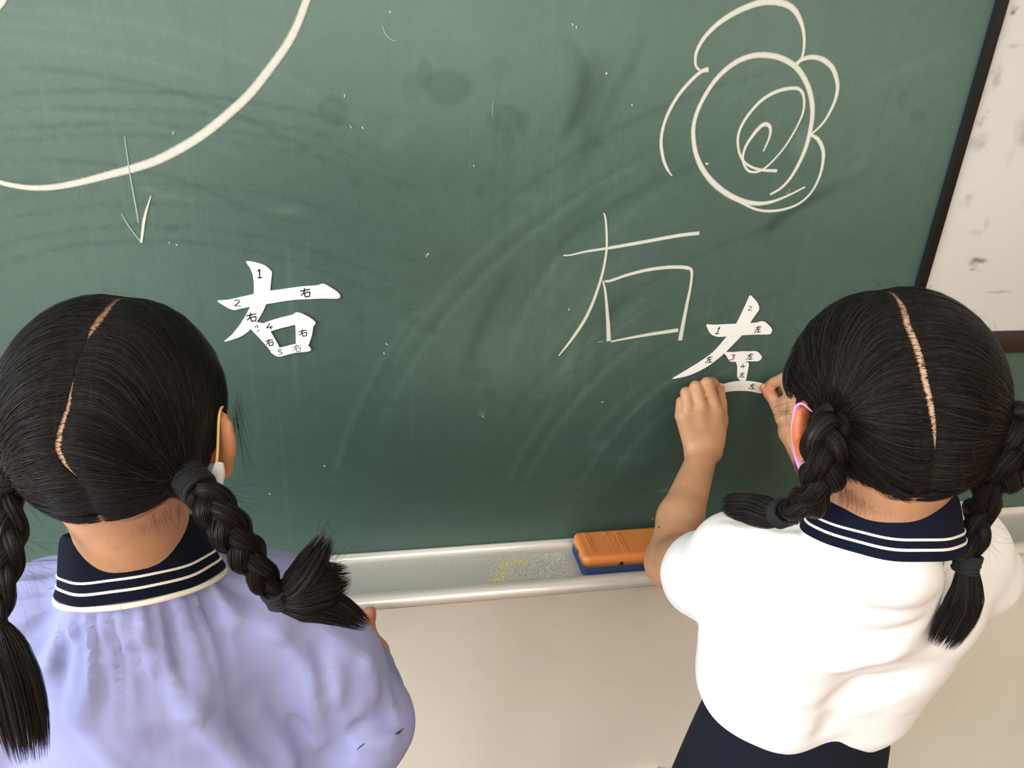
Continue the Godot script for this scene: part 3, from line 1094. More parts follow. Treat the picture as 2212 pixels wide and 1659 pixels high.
func rounded_stack(g: Geo, lo: Vector2, hi: Vector2, rings: Array, corner: float) -> void:
	# rounded rectangles in the xz plane stacked upwards; each ring is [inset, y]; closed at both ends
	var per := 8
	var count := per * 4
	var k0 := g.v.size()
	for r in rings:
		for q in 4:
			for j in per:
				var a := PI * 0.5 * (q + float(j) / (per - 1))
				var c := Vector2(hi.x - corner if q == 0 or q == 3 else lo.x + corner, hi.y - corner if q < 2 else lo.y + corner)
				var p: Vector2 = c + Vector2(cos(a), sin(a)) * (corner - r[0])
				g.vert(Vector3(p.x, r[1], p.y), Vector3(cos(a), 0, sin(a)))
	for k in rings.size() - 1:
		for j in count:
			var a := k0 + k * count + j
			var b := k0 + k * count + (j + 1) % count
			g.quad(a, b, b + count, a + count)
	for e in 2:
		var ring := k0 + (rings.size() - 1) * count * e
		var mid := g.vert(Vector3((lo.x + hi.x) * 0.5, rings[-1 if e else 0][1], (lo.y + hi.y) * 0.5), Vector3.UP if e else Vector3.DOWN)
		for j in count:
			g.i.append_array(PackedInt32Array([mid, ring + j, ring + (j + 1) % count]) if e else PackedInt32Array([mid, ring + (j + 1) % count, ring + j]))
	g.smooth()


# ---------------------------------------------------------------- chalk drawings and cut paper
func chalk_line(parent: Node3D, called: String, pts: Array, widths: Array, faint := false, z := 0.0005, closed := false) -> void:
	var p := v2(pts)
	var long := 0.0
	for k in p.size() - 1:
		long += p[k].distance_to(p[k + 1])
	var g := Geo.new()
	for k in widths.size():
		widths[k] *= 0.86
	stroke(g, curve2(p, maxi(8, int(long / 0.0035))), PackedFloat32Array(widths), z)
	part(called, g.mesh(), M.faint_chalk if faint else M.chalk, parent)


func drawings() -> void:
	var t := thing("chalk_circle", "big thick white chalk circle cut off by the photo's top left corner", "chalk drawing", Vector3(-0.4, 1.3, 0))
	chalk_line(t, "line", [-0.3351, 1.4146, -0.3305, 1.41, -0.3256, 1.4137, -0.3164, 1.4252], [0.004, 0.0045, 0.005, 0.004])
	chalk_line(t, "line", [-0.4144, 1.2813, -0.396, 1.2596, -0.3754, 1.2455, -0.3644, 1.2407, -0.3531, 1.2371, -0.3324, 1.2341, -0.3092, 1.2353, -0.2819, 1.241, -0.2525, 1.2492, -0.2278, 1.2563, -0.2029, 1.2651, -0.1774, 1.2781, -0.1517, 1.294, -0.1256, 1.3142, -0.0995, 1.3374, -0.0785, 1.3617, -0.0593, 1.3859, -0.047, 1.406, -0.0353, 1.4318, -0.0299, 1.4452, -0.0268, 1.4611], [0.0036, 0.0040, 0.0044, 0.0054, 0.0068, 0.0076, 0.0072, 0.0066, 0.0060, 0.0054])
	t = thing("chalk_arrow", "thin chalk arrow pointing down through the big circle's lower rim", "chalk drawing", Vector3(-0.25, 1.2, 0))
	chalk_line(t, "shaft", [-0.2312, 1.2901, -0.2314, 1.2801, -0.2315, 1.2695, -0.2314, 1.2479, -0.2307, 1.2241, -0.2301, 1.205, -0.2303, 1.1971], [0.0008, 0.0010, 0.0012, 0.0016, 0.0010], true, 0.0007)
	chalk_line(t, "barb", [-0.2463, 1.207, -0.2427, 1.1979, -0.2387, 1.1894, -0.2301, 1.1744], [0.0009, 0.0012, 0.0012], true, 0.0007)
	chalk_line(t, "barb", [-0.2301, 1.1744, -0.2269, 1.1873, -0.2242, 1.198, -0.2201, 1.2103, -0.213, 1.2272], [0.0022, 0.0024, 0.0026, 0.0020, 0.0008], false, 0.0007)
	t = thing("chalk_flower", "white chalk flower with a spiral centre and loose round petals", "chalk drawing", Vector3(0.55, 1.3, 0))
	chalk_line(t, "petal", [0.4064, 1.3813, 0.4018, 1.3845, 0.3995, 1.3902, 0.3994, 1.401, 0.4064, 1.4162, 0.4202, 1.431, 0.4377, 1.443, 0.4558, 1.4515, 0.4714, 1.4561, 0.4878, 1.4571, 0.5036, 1.454, 0.5155, 1.4462, 0.5252, 1.4332, 0.5309, 1.419, 0.5327, 1.4045, 0.5303, 1.3963, 0.5274, 1.3921], [0.0022, 0.0026, 0.0036, 0.0048, 0.0056, 0.0062, 0.0054, 0.0034, 0.0026, 0.0030])
	chalk_line(t, "petal", [0.4171, 1.3824, 0.4091, 1.3804, 0.3989, 1.3712, 0.3863, 1.3559, 0.3765, 1.3376, 0.3709, 1.3184, 0.3703, 1.299, 0.3756, 1.2802, 0.3826, 1.2675, 0.3905, 1.2587], [0.0050, 0.0034, 0.0036, 0.0034, 0.0030, 0.0034, 0.0030, 0.0010])
	chalk_line(t, "petal", [0.5263, 1.3924, 0.5334, 1.3979, 0.5449, 1.4009, 0.5594, 1.3989, 0.5737, 1.3909, 0.5823, 1.3795, 0.5871, 1.3675, 0.587, 1.352, 0.5809, 1.3329, 0.5729, 1.3208, 0.5639, 1.3129], [0.0030, 0.0044, 0.0050, 0.0046, 0.0036, 0.0026, 0.0020])
	chalk_line(t, "petal", [0.564, 1.3125, 0.5753, 1.3072, 0.5845, 1.296, 0.5886, 1.2829, 0.5888, 1.2629, 0.5824, 1.2424, 0.5689, 1.2276, 0.55, 1.2197, 0.5281, 1.2169, 0.509, 1.2193, 0.4892, 1.2268, 0.4694, 1.235], [0.0032, 0.0044, 0.0036, 0.0026, 0.0026, 0.0030, 0.0026, 0.0020])
	chalk_line(t, "outline", [0.5716, 1.2482, 0.5516, 1.2377, 0.5311, 1.2293, 0.5113, 1.2265, 0.4886, 1.2297, 0.461, 1.2416, 0.4362, 1.2603, 0.4193, 1.2827, 0.4104, 1.3078, 0.4097, 1.3279, 0.416, 1.3494, 0.4289, 1.3723, 0.4476, 1.3899, 0.4679, 1.3988, 0.4897, 1.4005, 0.5112, 1.3965, 0.5308, 1.3863, 0.5473, 1.3684, 0.5578, 1.3479, 0.5621, 1.3261, 0.561, 1.2955, 0.5519, 1.2656, 0.5401, 1.2478, 0.5252, 1.2379], [0.0018, 0.0030, 0.0052, 0.0060, 0.0048, 0.0040, 0.0042, 0.0050, 0.0054, 0.0054, 0.0052, 0.0048, 0.0034, 0.0024])
	chalk_line(t, "spiral", [0.5288, 1.2679, 0.5082, 1.2685, 0.4911, 1.2728, 0.4786, 1.2815, 0.4703, 1.2974, 0.4689, 1.314, 0.476, 1.3317, 0.4899, 1.3496, 0.5068, 1.3604, 0.525, 1.3653, 0.5372, 1.3645, 0.5448, 1.356, 0.548, 1.3398, 0.5439, 1.3224, 0.5342, 1.2997, 0.5204, 1.2799, 0.5074, 1.2681, 0.4952, 1.2658, 0.4862, 1.2702, 0.4796, 1.2823, 0.481, 1.2969, 0.4888, 1.3114, 0.4966, 1.3211, 0.5038, 1.3228, 0.5092, 1.3175, 0.5094, 1.3063, 0.5051, 1.291], [0.0034, 0.0026, 0.0026, 0.0028, 0.0032, 0.0036, 0.0034, 0.0028, 0.0022, 0.0020, 0.0024, 0.0026, 0.0028, 0.0036, 0.0044, 0.0030, 0.0016])
	chalk_line(t, "small_mark", [0.5471, 1.2411, 0.5498, 1.2391, 0.5516, 1.242, 0.5514, 1.2454, 0.5492, 1.2437], [0.0007, 0.0007], true)
	chalk_line(t, "small_mark", [0.4315, 1.2757, 0.4336, 1.2736, 0.4354, 1.2756], [0.0012, 0.0012])
	t = thing("chalk_character", "large chalk character drawn with thin strokes between the two paper characters", "chalk writing", Vector3(0.33, 1.05, 0))
	chalk_line(t, "stroke", [0.2615, 1.1586, 0.2693, 1.1588, 0.2795, 1.161, 0.291, 1.1636, 0.3104, 1.1666, 0.3298, 1.1697, 0.3689, 1.1766, 0.4083, 1.1839, 0.4379, 1.1875], [0.0014, 0.0017, 0.0022, 0.0028, 0.0036, 0.0038, 0.0040])
	chalk_line(t, "stroke", [0.3077, 1.2125, 0.3103, 1.2077, 0.3136, 1.1926, 0.3165, 1.1707, 0.3166, 1.1577, 0.3149, 1.1365, 0.3106, 1.1137, 0.3048, 1.0918, 0.2962, 1.0696, 0.2821, 1.0444, 0.2666, 1.0214], [0.0010, 0.0020, 0.0024, 0.0026, 0.0026, 0.0030, 0.0034, 0.0036, 0.0036, 0.0014], false, 0.0007)
	chalk_line(t, "stroke", [0.3164, 1.1251, 0.3211, 1.1108, 0.3264, 1.0845, 0.3306, 1.0605, 0.3336, 1.0408], [0.0016, 0.0026, 0.0034, 0.0044, 0.0052], false, 0.0006)
	chalk_line(t, "stroke", [0.3189, 1.1244, 0.3269, 1.125, 0.3476, 1.1323, 0.3739, 1.1389, 0.3981, 1.1421, 0.4173, 1.1427, 0.4293, 1.1413, 0.4346, 1.1385, 0.4366, 1.1303, 0.4372, 1.1138, 0.4363, 1.097, 0.4351, 1.0685, 0.4343, 1.0396], [0.0026, 0.0030, 0.0034, 0.0038, 0.0040, 0.0040, 0.0034, 0.0028, 0.0032, 0.0042, 0.0052], false, 0.0008)
	chalk_line(t, "stroke", [0.3365, 1.0399, 0.3584, 1.044, 0.3861, 1.0485, 0.4084, 1.0516, 0.4297, 1.0544], [0.0016, 0.0028, 0.0036, 0.0042, 0.0046], false, 0.0006)
	chalk_line(t, "stroke", [0.3182, 1.0392, 0.3219, 1.04, 0.326, 1.0403], [0.0007, 0.0011, 0.0006], true)
	t = thing("chalk_mark", "faint hooked chalk scratch near the board's upper middle", "chalk mark", Vector3(0.1, 1.5, 0))
	chalk_line(t, "scratch", [0.0417, 1.4111, 0.0428, 1.4065, 0.0465, 1.401, 0.051, 1.3977, 0.0556, 1.3965], [0.0006, 0.0009, 0.0010, 0.0005], true)
	chalk_line(t, "scratch", [0.1634, 1.34, 0.1637, 1.3299, 0.1638, 1.3223], [0.0003, 0.0006, 0.0006], true)


# small handwritten signs in a unit box (x right, y down); each list is one pen stroke
const SIGN := {
	"right": [[-0.02, 0.33, 0.5, 0.24, 1.0, 0.15], [0.45, 0.0, 0.42, 0.25, 0.30, 0.55, 0.02, 0.80], [0.40, 0.52, 0.42, 0.75, 0.46, 0.98], [0.40, 0.54, 0.66, 0.48, 0.90, 0.45, 0.90, 0.66, 0.84, 0.96], [0.46, 0.95, 0.66, 0.91, 0.86, 0.88]],
	"left": [[0.12, 0.30, 0.55, 0.24, 0.98, 0.18], [0.55, 0.0, 0.46, 0.35, 0.28, 0.70, 0.0, 1.0], [0.44, 0.54, 0.66, 0.51, 0.86, 0.48], [0.64, 0.52, 0.63, 0.70, 0.60, 0.90], [0.34, 0.95, 0.66, 0.91, 1.0, 0.90]],
	"1": [[0.25, 0.22, 0.45, 0.12, 0.55, 0.0, 0.52, 0.5, 0.46, 0.95], [0.2, 1.0, 0.5, 0.96, 0.85, 0.94]],
	"2": [[0.05, 0.25, 0.35, 0.0, 0.7, 0.08, 0.72, 0.35, 0.4, 0.7, 0.05, 0.98, 0.5, 0.95, 1.0, 0.98]],
	"3": [[0.15, 0.1, 0.6, 0.0, 0.85, 0.18, 0.5, 0.42], [0.5, 0.42, 0.85, 0.6, 0.75, 0.9, 0.3, 1.0, 0.0, 0.88]],
	"4": [[0.55, 0.0, 0.3, 0.35, 0.0, 0.65, 0.5, 0.62, 1.0, 0.58], [0.62, 0.35, 0.6, 0.7, 0.55, 1.0]],
	"5": [[0.25, 0.02, 0.22, 0.4, 0.55, 0.38, 0.8, 0.6, 0.65, 0.9, 0.15, 1.0], [0.25, 0.03, 0.55, 0.02, 0.85, 0.0]],
}


func sign_on(parent: Node3D, what: String, mid: Vector2, tall: float, z: float, turn := 0.0, slant := 0.0, ink := "ink", curl := Vector3.ZERO, narrow := 1.0) -> void:
	if what.length() > 1:
		tall *= 0.86
	var g := Geo.new()
	for s in SIGN[what]:
		var p := PackedVector2Array()
		for k in range(0, s.size(), 2):
			var q := Vector2((s[k] - 0.5 + slant * (0.5 - s[k + 1])) * narrow, 0.5 - s[k + 1]) * tall
			p.append(mid + q.rotated(turn))
		var w := tall * (0.066 if what.length() > 1 else 0.078)
		stroke(g, curve2(p, 12), PackedFloat32Array([w * 0.8, w * 1.1, w * 0.7]), z, curl)
	part("ink_sign", g.mesh(), M[ink], parent)


func paper(label: String, group: String, outline: Array, z: float, z2: float, signs: Array, curl := 0.0) -> Node3D:
	var o := curve2(v2(outline), outline.size() * 2, true)
	var lo := Vector2(1e9, 1e9)
	var hi := -lo
	for p in o:
		lo = Vector2(minf(lo.x, p.x), minf(lo.y, p.y))
		hi = Vector2(maxf(hi.x, p.x), maxf(hi.y, p.y))
	var t := thing("paper_stroke", label, "paper cutout", Vector3((lo.x + hi.x) * 0.5, lo.y, z), group)
	var g := Geo.new()
	plate(g, o, z, z2, curl)
	part("paper", g.mesh(), M.paper, t)
	for s in signs:
		sign_on(t, s[0], s[1], s[2], z2 + 0.0001, s[3] if s.size() > 3 else 0.03, s[4] if s.size() > 4 else 0.0, s[5] if s.size() > 5 else "ink", Vector3(lo.x, hi.x, curl), s[6] if s.size() > 6 else 1.0)
	return t


func papers() -> void:
	var ga := "white paper strokes of the left-hand character"
	paper("curved white paper stroke numbered 1, the long sweep of the character beside the left girl", ga, [-0.1191, 1.1522, -0.111, 1.1517, -0.1031, 1.1495, -0.0975, 1.1468, -0.093, 1.1424, -0.091, 1.1393, -0.0916, 1.1339, -0.0931, 1.1258, -0.0947, 1.1163, -0.0972, 1.1068, -0.1002, 1.0995, -0.1061, 1.0875, -0.1133, 1.0765, -0.1203, 1.0677, -0.1302, 1.0598, -0.139, 1.0557, -0.1525, 1.052, -0.1427, 1.061, -0.1323, 1.074, -0.1246, 1.086, -0.1187, 1.097, -0.1148, 1.107, -0.1131, 1.1161, -0.1124, 1.1269, -0.113, 1.1367, -0.1153, 1.1447], 0.0004, 0.0012, [["1", Vector2(-0.1051, 1.1374), 0.0105, 0.0, 0.0, "ink", 0.8], ["right", Vector2(-0.1184, 1.0829), 0.0140]])
	paper("horizontal white paper stroke numbered 2, laid across the left character's sweep", ga, [-0.1551, 1.1046, -0.1436, 1.1056, -0.1285, 1.109, -0.1133, 1.1125, -0.0948, 1.1163, -0.0772, 1.1186, -0.0586, 1.1214, -0.045, 1.1223, -0.0391, 1.1228, -0.0348, 1.1244, -0.0305, 1.1239, -0.0239, 1.1197, -0.0173, 1.1149, -0.014, 1.1109, -0.0134, 1.1081, -0.0168, 1.1056, -0.0322, 1.1058, -0.051, 1.1055, -0.0663, 1.1048, -0.0833, 1.1025, -0.1002, 1.0995, -0.1188, 1.0965, -0.1323, 1.0937, -0.1373, 1.0927, -0.1429, 1.0946, -0.1491, 1.0988], 0.0014, 0.0021, [["2", Vector2(-0.1328, 1.1016), 0.0080, -0.08], ["right", Vector2(-0.0539, 1.1136), 0.0140]])
	paper("short slanting white paper stroke numbered 3, left side of the left character's box", ga, [-0.1204, 1.0681, -0.117, 1.0723, -0.1133, 1.0763, -0.1104, 1.0762, -0.1067, 1.0751, -0.1015, 1.0701, -0.0977, 1.0643, -0.0937, 1.0552, -0.0893, 1.0445, -0.0876, 1.0366, -0.0922, 1.0323, -0.0976, 1.0357, -0.1003, 1.0397, -0.105, 1.0468, -0.1119, 1.0567], 0.0013, 0.0020, [["3", Vector2(-0.1126, 1.0689), 0.0065, 0.6], ["right", Vector2(-0.0999, 1.05), 0.0115]])
	paper("hooked white paper stroke numbered 4, top and right of the left character's box", ga, [-0.1117, 1.0698, -0.1096, 1.0736, -0.1067, 1.0751, -0.0967, 1.0787, -0.0837, 1.0827, -0.0703, 1.086, -0.0681, 1.0877, -0.0655, 1.0888, -0.0596, 1.0875, -0.0505, 1.0819, -0.0454, 1.0773, -0.0441, 1.0747, -0.0449, 1.0723, -0.0468, 1.0705, -0.0491, 1.059, -0.0521, 1.0504, -0.0546, 1.0451, -0.061, 1.0462, -0.0683, 1.0476, -0.0685, 1.0575, -0.0681, 1.0652, -0.0682, 1.0724, -0.0751, 1.0712, -0.0855, 1.0687, -0.0977, 1.0648, -0.1028, 1.0638, -0.1083, 1.065], 0.0022, 0.0029, [["4", Vector2(-0.0979, 1.0712), 0.0082, 0.1], ["right", Vector2(-0.0595, 1.0621), 0.0118]])
	paper("white paper stroke numbered 5, bottom of the box in the left character, with faded writing", ga, [-0.0994, 1.0381, -0.0955, 1.0417, -0.0889, 1.0431, -0.0793, 1.0455, -0.0696, 1.0479, -0.0618, 1.0484, -0.0571, 1.0474, -0.0537, 1.0447, -0.0514, 1.0411, -0.0522, 1.0384, -0.0581, 1.037, -0.0694, 1.0362, -0.0809, 1.0335, -0.088, 1.0316, -0.0927, 1.0321, -0.0972, 1.0355], 0.0031, 0.0038, [["5", Vector2(-0.0884, 1.0374), 0.0068], ["right", Vector2(-0.068, 1.0423), 0.0120, 0.03, 0.0, "faded_ink"]])
	var gb := "white paper strokes of the right-hand character"
	paper("horizontal white paper stroke numbered 1, crossing the sweep above the right girl's hands", gb, [0.4686, 1.0624, 0.4786, 1.0618, 0.4941, 1.0623, 0.5126, 1.0627, 0.5322, 1.0634, 0.542, 1.0639, 0.5457, 1.0651, 0.5496, 1.0656, 0.5538, 1.0644, 0.5591, 1.0607, 0.5648, 1.0558, 0.5668, 1.0518, 0.5659, 1.0473, 0.5616, 1.0459, 0.5536, 1.0461, 0.5396, 1.0461, 0.5238, 1.0456, 0.51, 1.0451, 0.5003, 1.0443, 0.4895, 1.044, 0.4824, 1.0457, 0.4765, 1.0488, 0.4721, 1.0548], 0.0014, 0.0021, [["1", Vector2(0.4867, 1.0533), 0.0098, -0.05, 0.25, "ink", 0.9], ["left", Vector2(0.5449, 1.0542), 0.0120]])
	paper("long curved white paper stroke numbered 2, running down to a point left of the hands", gb, [0.5246, 1.1028, 0.5312, 1.0982, 0.5372, 1.0924, 0.5408, 1.0866, 0.5414, 1.0817, 0.5378, 1.075, 0.5322, 1.0634, 0.5238, 1.0456, 0.5151, 1.034, 0.5025, 1.0187, 0.4936, 1.0099, 0.4832, 1.001, 0.4706, 0.9932, 0.4559, 0.9865, 0.4444, 0.9838, 0.4323, 0.9823, 0.4417, 0.9885, 0.456, 0.9983, 0.472, 1.009, 0.4874, 1.0227, 0.5015, 1.0433, 0.5126, 1.0627, 0.5192, 1.0845, 0.5221, 1.095], 0.0004, 0.0012, [["2", Vector2(0.528, 1.0846), 0.0062], ["left", Vector2(0.4812, 1.0099), 0.0122, 0.12]])
	paper("short horizontal white paper stroke numbered 3, middle of the right character", gb, [0.5021, 1.0207, 0.5156, 1.0206, 0.5294, 1.0215, 0.5395, 1.0211, 0.5491, 1.021, 0.5554, 1.0173, 0.5595, 1.0121, 0.559, 1.0085, 0.5547, 1.0058, 0.5425, 1.0059, 0.5253, 1.0061, 0.5163, 1.0058, 0.512, 1.0073, 0.5062, 1.0146], 0.0014, 0.0021, [["3", Vector2(0.515, 1.0128), 0.0078, 0.0, 0.2], ["left", Vector2(0.5411, 1.0133), 0.0120]])
	paper("short upright white paper stroke numbered 4, standing on the strip held by the hands", gb, [0.5224, 1.0055, 0.5294, 1.0059, 0.5366, 1.0052, 0.541, 1.0034, 0.5427, 1.0007, 0.5429, 0.9956, 0.543, 0.9867, 0.5427, 0.9763, 0.5382, 0.9757, 0.5338, 0.9765, 0.5291, 0.9817, 0.5272, 0.9909, 0.5257, 0.9992], 0.0006, 0.0014, [["4", Vector2(0.5343, 0.9987), 0.0075, 0.15], ["left", Vector2(0.5349, 0.9849), 0.0095]])
	var t := paper("slightly bowed white paper strip held at both ends by the right girl's fingers", gb, [0.5016, 0.9704, 0.5052, 0.9726, 0.514, 0.9746, 0.526, 0.9759, 0.5381, 0.9761, 0.5516, 0.9752, 0.5644, 0.9732, 0.5699, 0.9714, 0.5734, 0.9683, 0.5721, 0.9609, 0.5667, 0.9566, 0.5549, 0.9589, 0.5412, 0.9603, 0.5268, 0.9607, 0.5166, 0.9603, 0.5086, 0.9597, 0.5033, 0.9635], 0.0022, 0.0029, [["left", Vector2(0.5527, 0.9673), 0.0110]], 0.004)
	var g := Geo.new()
	var c := Vector3(0.5015, 0.5741, 0.004)
	stroke(g, v2([0.5318, 0.9719, 0.5379, 0.967, 0.5447, 0.9609]), PackedFloat32Array([0.0003, 0.0003]), 0.0031, c)
	stroke(g, v2([0.5425, 0.9721, 0.5379, 0.967, 0.5327, 0.9618]), PackedFloat32Array([0.0003, 0.0003]), 0.0031, c)
	part("pencil_cross", g.mesh(), M.pencil, t)
	g = Geo.new()
	stroke(g, v2([0.5087, 0.969, 0.5095, 0.9687, 0.5104, 0.9685]), PackedFloat32Array([0.0008, 0.0009]), 0.0031, c)
	part("ink_dot", g.mesh(), M.ink, t)


# ---------------------------------------------------------------- hair
class Head:
	var x: Transform3D            # head to room: x right, y up, z back of the head
	var parting: PackedVector2Array   # angle over the crown in degrees (0 top, 90 back) against sideways angle
	var gap: PackedVector2Array       # half width of the visible parting in metres
	const A := 0.079
	const BU := 0.088
	const BD := 0.090
	const CB := 0.092
	const CF := 0.090

	func r(d: Vector3) -> float:
		return 1.0 / sqrt(d.x * d.x / (A * A) + d.y * d.y / (BU * BU if d.y > 0.0 else BD * BD) + d.z * d.z / (CB * CB if d.z > 0.0 else CF * CF))

	func dir(phi: float, lam: float) -> Vector3:      # degrees
		var p := deg_to_rad(phi)
		var l := deg_to_rad(lam)
		return Vector3(sin(l), cos(l) * cos(p), cos(l) * sin(p))

	func on(d: Vector3, lift: float) -> Vector3:      # a point of the hair shell in head coordinates
		return d * (r(d) + lift)


func grows(p: Vector3, nape: float) -> bool:      # whether hair grows at this head point
	if p.z > 0.035:
		return p.y > nape + 0.30 * absf(p.x)
	if p.z > 0.0:
		return p.y > lerpf(0.012, nape + 0.02, smoothstep(0.0, 0.035, p.z))
	if p.z > -0.03:
		return p.y > lerpf(-0.012, 0.012, smoothstep(-0.03, 0.0, p.z))
	return p.y > lerpf(0.055, -0.012, smoothstep(-0.088, -0.03, p.z))


func hair_colour(dark := 1.0) -> Color:
	var k := rng.randf()
	var b := (0.006 + 0.016 * k * k * k) * dark
	return Color(b * 1.25, b * 1.02, b * 0.88)


func ribbon(g: Geo, p: PackedVector3Array, out: PackedVector3Array, w: float, col: Color, tip := 0.15, root := 0.6) -> void:
	# one lock of hair: a narrow ridge along p, out its outward directions
	var m := p.size()
	var k0 := g.v.size()
	for k in m:
		var d := (p[mini(k + 1, m - 1)] - p[maxi(k - 1, 0)]).normalized()
		var s := d.cross(out[k]).normalized()
		var o := s.cross(d)
		var u := float(k) / (m - 1)
		var h := w * minf(1.0, minf(root + u * 4.0, tip + (1.0 - u) * 4.0))
		g.v.append(p[k] - s * h)
		g.v.append(p[k] + s * h)
		g.n.append((o * 0.7 - s).normalized())
		g.n.append((o * 0.7 + s).normalized())
		g.t.append(Vector2.ZERO)
		g.t.append(Vector2.ZERO)
		g.c.append(col)
		g.c.append(col)
	for k in m - 1:
		var a := k0 + k * 2
		g.i.append_array(PackedInt32Array([a, a + 3, a + 1, a, a + 2, a + 3]))


func hair_cap(h: Head, nape: float) -> Geo:
	var g := Geo.new()
	var step := 2.5
	for side in [-1.0, 1.0]:
		var rows := []
		var phis := []
		var phi := -75.0
		while phi <= 150.0:
			phis.append(phi)
			phi += step
		for f in phis:
			var row := []
			var p0 := table(h.parting, f)
			var gp := rad_to_deg(table(h.gap, f) / 0.085)
			var lam0: float = p0 + side * gp
			for j in 29:
				var lam := lerpf(lam0, side * 88.0, float(j) / 28.0)
				var d := h.dir(f, lam)
				var q := h.on(d, -0.0018 if j else -0.0026)
				row.append([g.vert(h.x * q, (h.x.basis * d).normalized(), Vector2.ZERO, Color(0.012, 0.010, 0.009)), grows(q, nape)])
			rows.append(row)
		for a in rows.size() - 1:
			for j in 28:
				if rows[a][j][1] and rows[a][j + 1][1] and rows[a + 1][j][1] and rows[a + 1][j + 1][1]:
					g.quad(rows[a][j][0], rows[a][j + 1][0], rows[a + 1][j + 1][0], rows[a + 1][j][0])
	return g


func scalp_line(h: Head, from: float, to: float) -> Geo:     # the strip of scalp laid bare along the parting
	var g := Geo.new()
	var n := 70
	for k in n + 1:
		var phi := lerpf(from, to, float(k) / n)
		var half := rad_to_deg(maxf(table(h.gap, phi) + 0.0006, 0.0002) / 0.085)
		for j in 5:
			var d := h.dir(phi, table(h.parting, phi) + half * (j * 0.5 - 1.0))
			g.vert(h.x * h.on(d, -0.0021 - 0.0004 * absf(j - 2.0)), (h.x.basis * d).normalized())
	for k in n:
		for j in 4:
			var a := k * 5 + j
			g.quad(a, a + 1, a + 6, a + 5)
	return g


func hair_side(h: Head, side: float, tie: Vector3, into: Vector3, nape: float, count: int, end_phi: float) -> Geo:
	# locks from the parting and the scalp of one side, drawn over the head to the point tie (head coordinates) where they leave along into
	var g := Geo.new()
	var n := 12
	var p := PackedVector3Array()
	var out := PackedVector3Array()
	p.resize(n)
	out.resize(n)
	for q in count:
		var from_part := q % 20 < 11
		var from_nape := q % 20 > 16
		var phi: float
		var lam: float
		if from_part:
			phi = lerpf(-55.0, end_phi, rng.randf())
			var edge := absf(rng.randfn(0.0, 0.35)) + 0.55 if rng.randf() < 0.93 else rng.randf_range(-0.4, 0.8)
			lam = table(h.parting, phi) + side * (rad_to_deg(table(h.gap, phi) / 0.085) * edge + rng.randf() * rng.randf() * 2.5)
		elif from_nape:
			lam = side * rng.randf_range(0.0, 58.0) + 0.5
			phi = 100.0
			while phi < 150.0 and grows(h.on(h.dir(phi, lam), 0.0), nape):
				phi += 1.0
			phi -= rng.randf_range(0.0, 6.0)
		else:
			phi = lerpf(-60.0, 140.0, rng.randf())
			lam = table(h.parting, phi) + side * rng.randf_range(3.0, 70.0)
			if absf(lam) > 80.0:
				continue
		var d0 := h.dir(phi, lam)
		var a := h.on(d0, 0.0)
		if not grows(a, nape - 0.004):
			continue
		var across := (h.dir(phi, lam + side * 4.0) - d0).normalized()
		var reach := a.distance_to(tie)
		var fan := Vector3(rng.randfn(0, 1), rng.randfn(0, 1), rng.randfn(0, 1)) * 0.0035
		var c1 := a + across * reach * (0.36 if from_part else 0.10)
		var c2 := tie + fan + (a - tie).normalized() * reach * 0.34 + h.on(tie.normalized(), 0.0).normalized() * 0.004
		var e := tie + fan
		var lift := rng.randf() * rng.randf() * 0.0030 + 0.0002
		var wob := rng.randf_range(-0.0022, 0.0022)
		var fr := rng.randf_range(0.6, 2.0)
		for k in n:
			var u := float(k) / (n - 1)
			var w := 1.0 - u
			var b := a * w * w * w + c1 * 3.0 * w * w * u + c2 * 3.0 * w * u * u + e * u * u * u
			b += across.cross(d0) * wob * sin(u * PI * fr)
			var d := b.normalized()
			var up := lift * smoothstep(0.0, 0.25, u) - 0.0012 * (1.0 - smoothstep(0.0, 0.10, u)) * (1.0 if from_part else 0.3)
			var on := h.on(d, up)
			var k2 := smoothstep(0.78, 1.0, u)
			p[k] = h.x * on.lerp(b + into * 0.012 * k2, k2 * 0.85)
			out[k] = h.x.basis * (d + Vector3(rng.randf() - 0.5, rng.randf() - 0.5, rng.randf() - 0.5) * 0.10).normalized()
		ribbon(g, p, out, rng.randf_range(0.00016, 0.00040), hair_colour())
	return g


func loose_hairs(g: Geo, h: Head, count: int, reach: float) -> void:      # fly-aways standing off the head
	for q in count:
		var phi := rng.randf_range(-30.0, 120.0)
		var lam := rng.randf_range(-75.0, 75.0)
		var d := h.dir(phi, lam)
		var a := h.on(d, 0.001)
		if not grows(a, -0.05):
			continue
		var t := d.cross(Vector3(rng.randfn(0, 1), rng.randfn(0, 1), rng.randfn(0, 1))).normalized()
		var long := rng.randf_range(0.02, 0.06)
		var off := rng.randf() * reach
		var p := PackedVector3Array()
		var out := PackedVector3Array()
		for k in 9:
			var u := float(k) / 8.0
			var b := (a + t * long * u).normalized()
			p.append(h.x * h.on(b, 0.001 + off * sin(PI * u * 0.8)))
			out.append(h.x.basis * b)
		ribbon(g, p, out, 0.00008, Color(0.02, 0.016, 0.013), 0.3, 1.0)


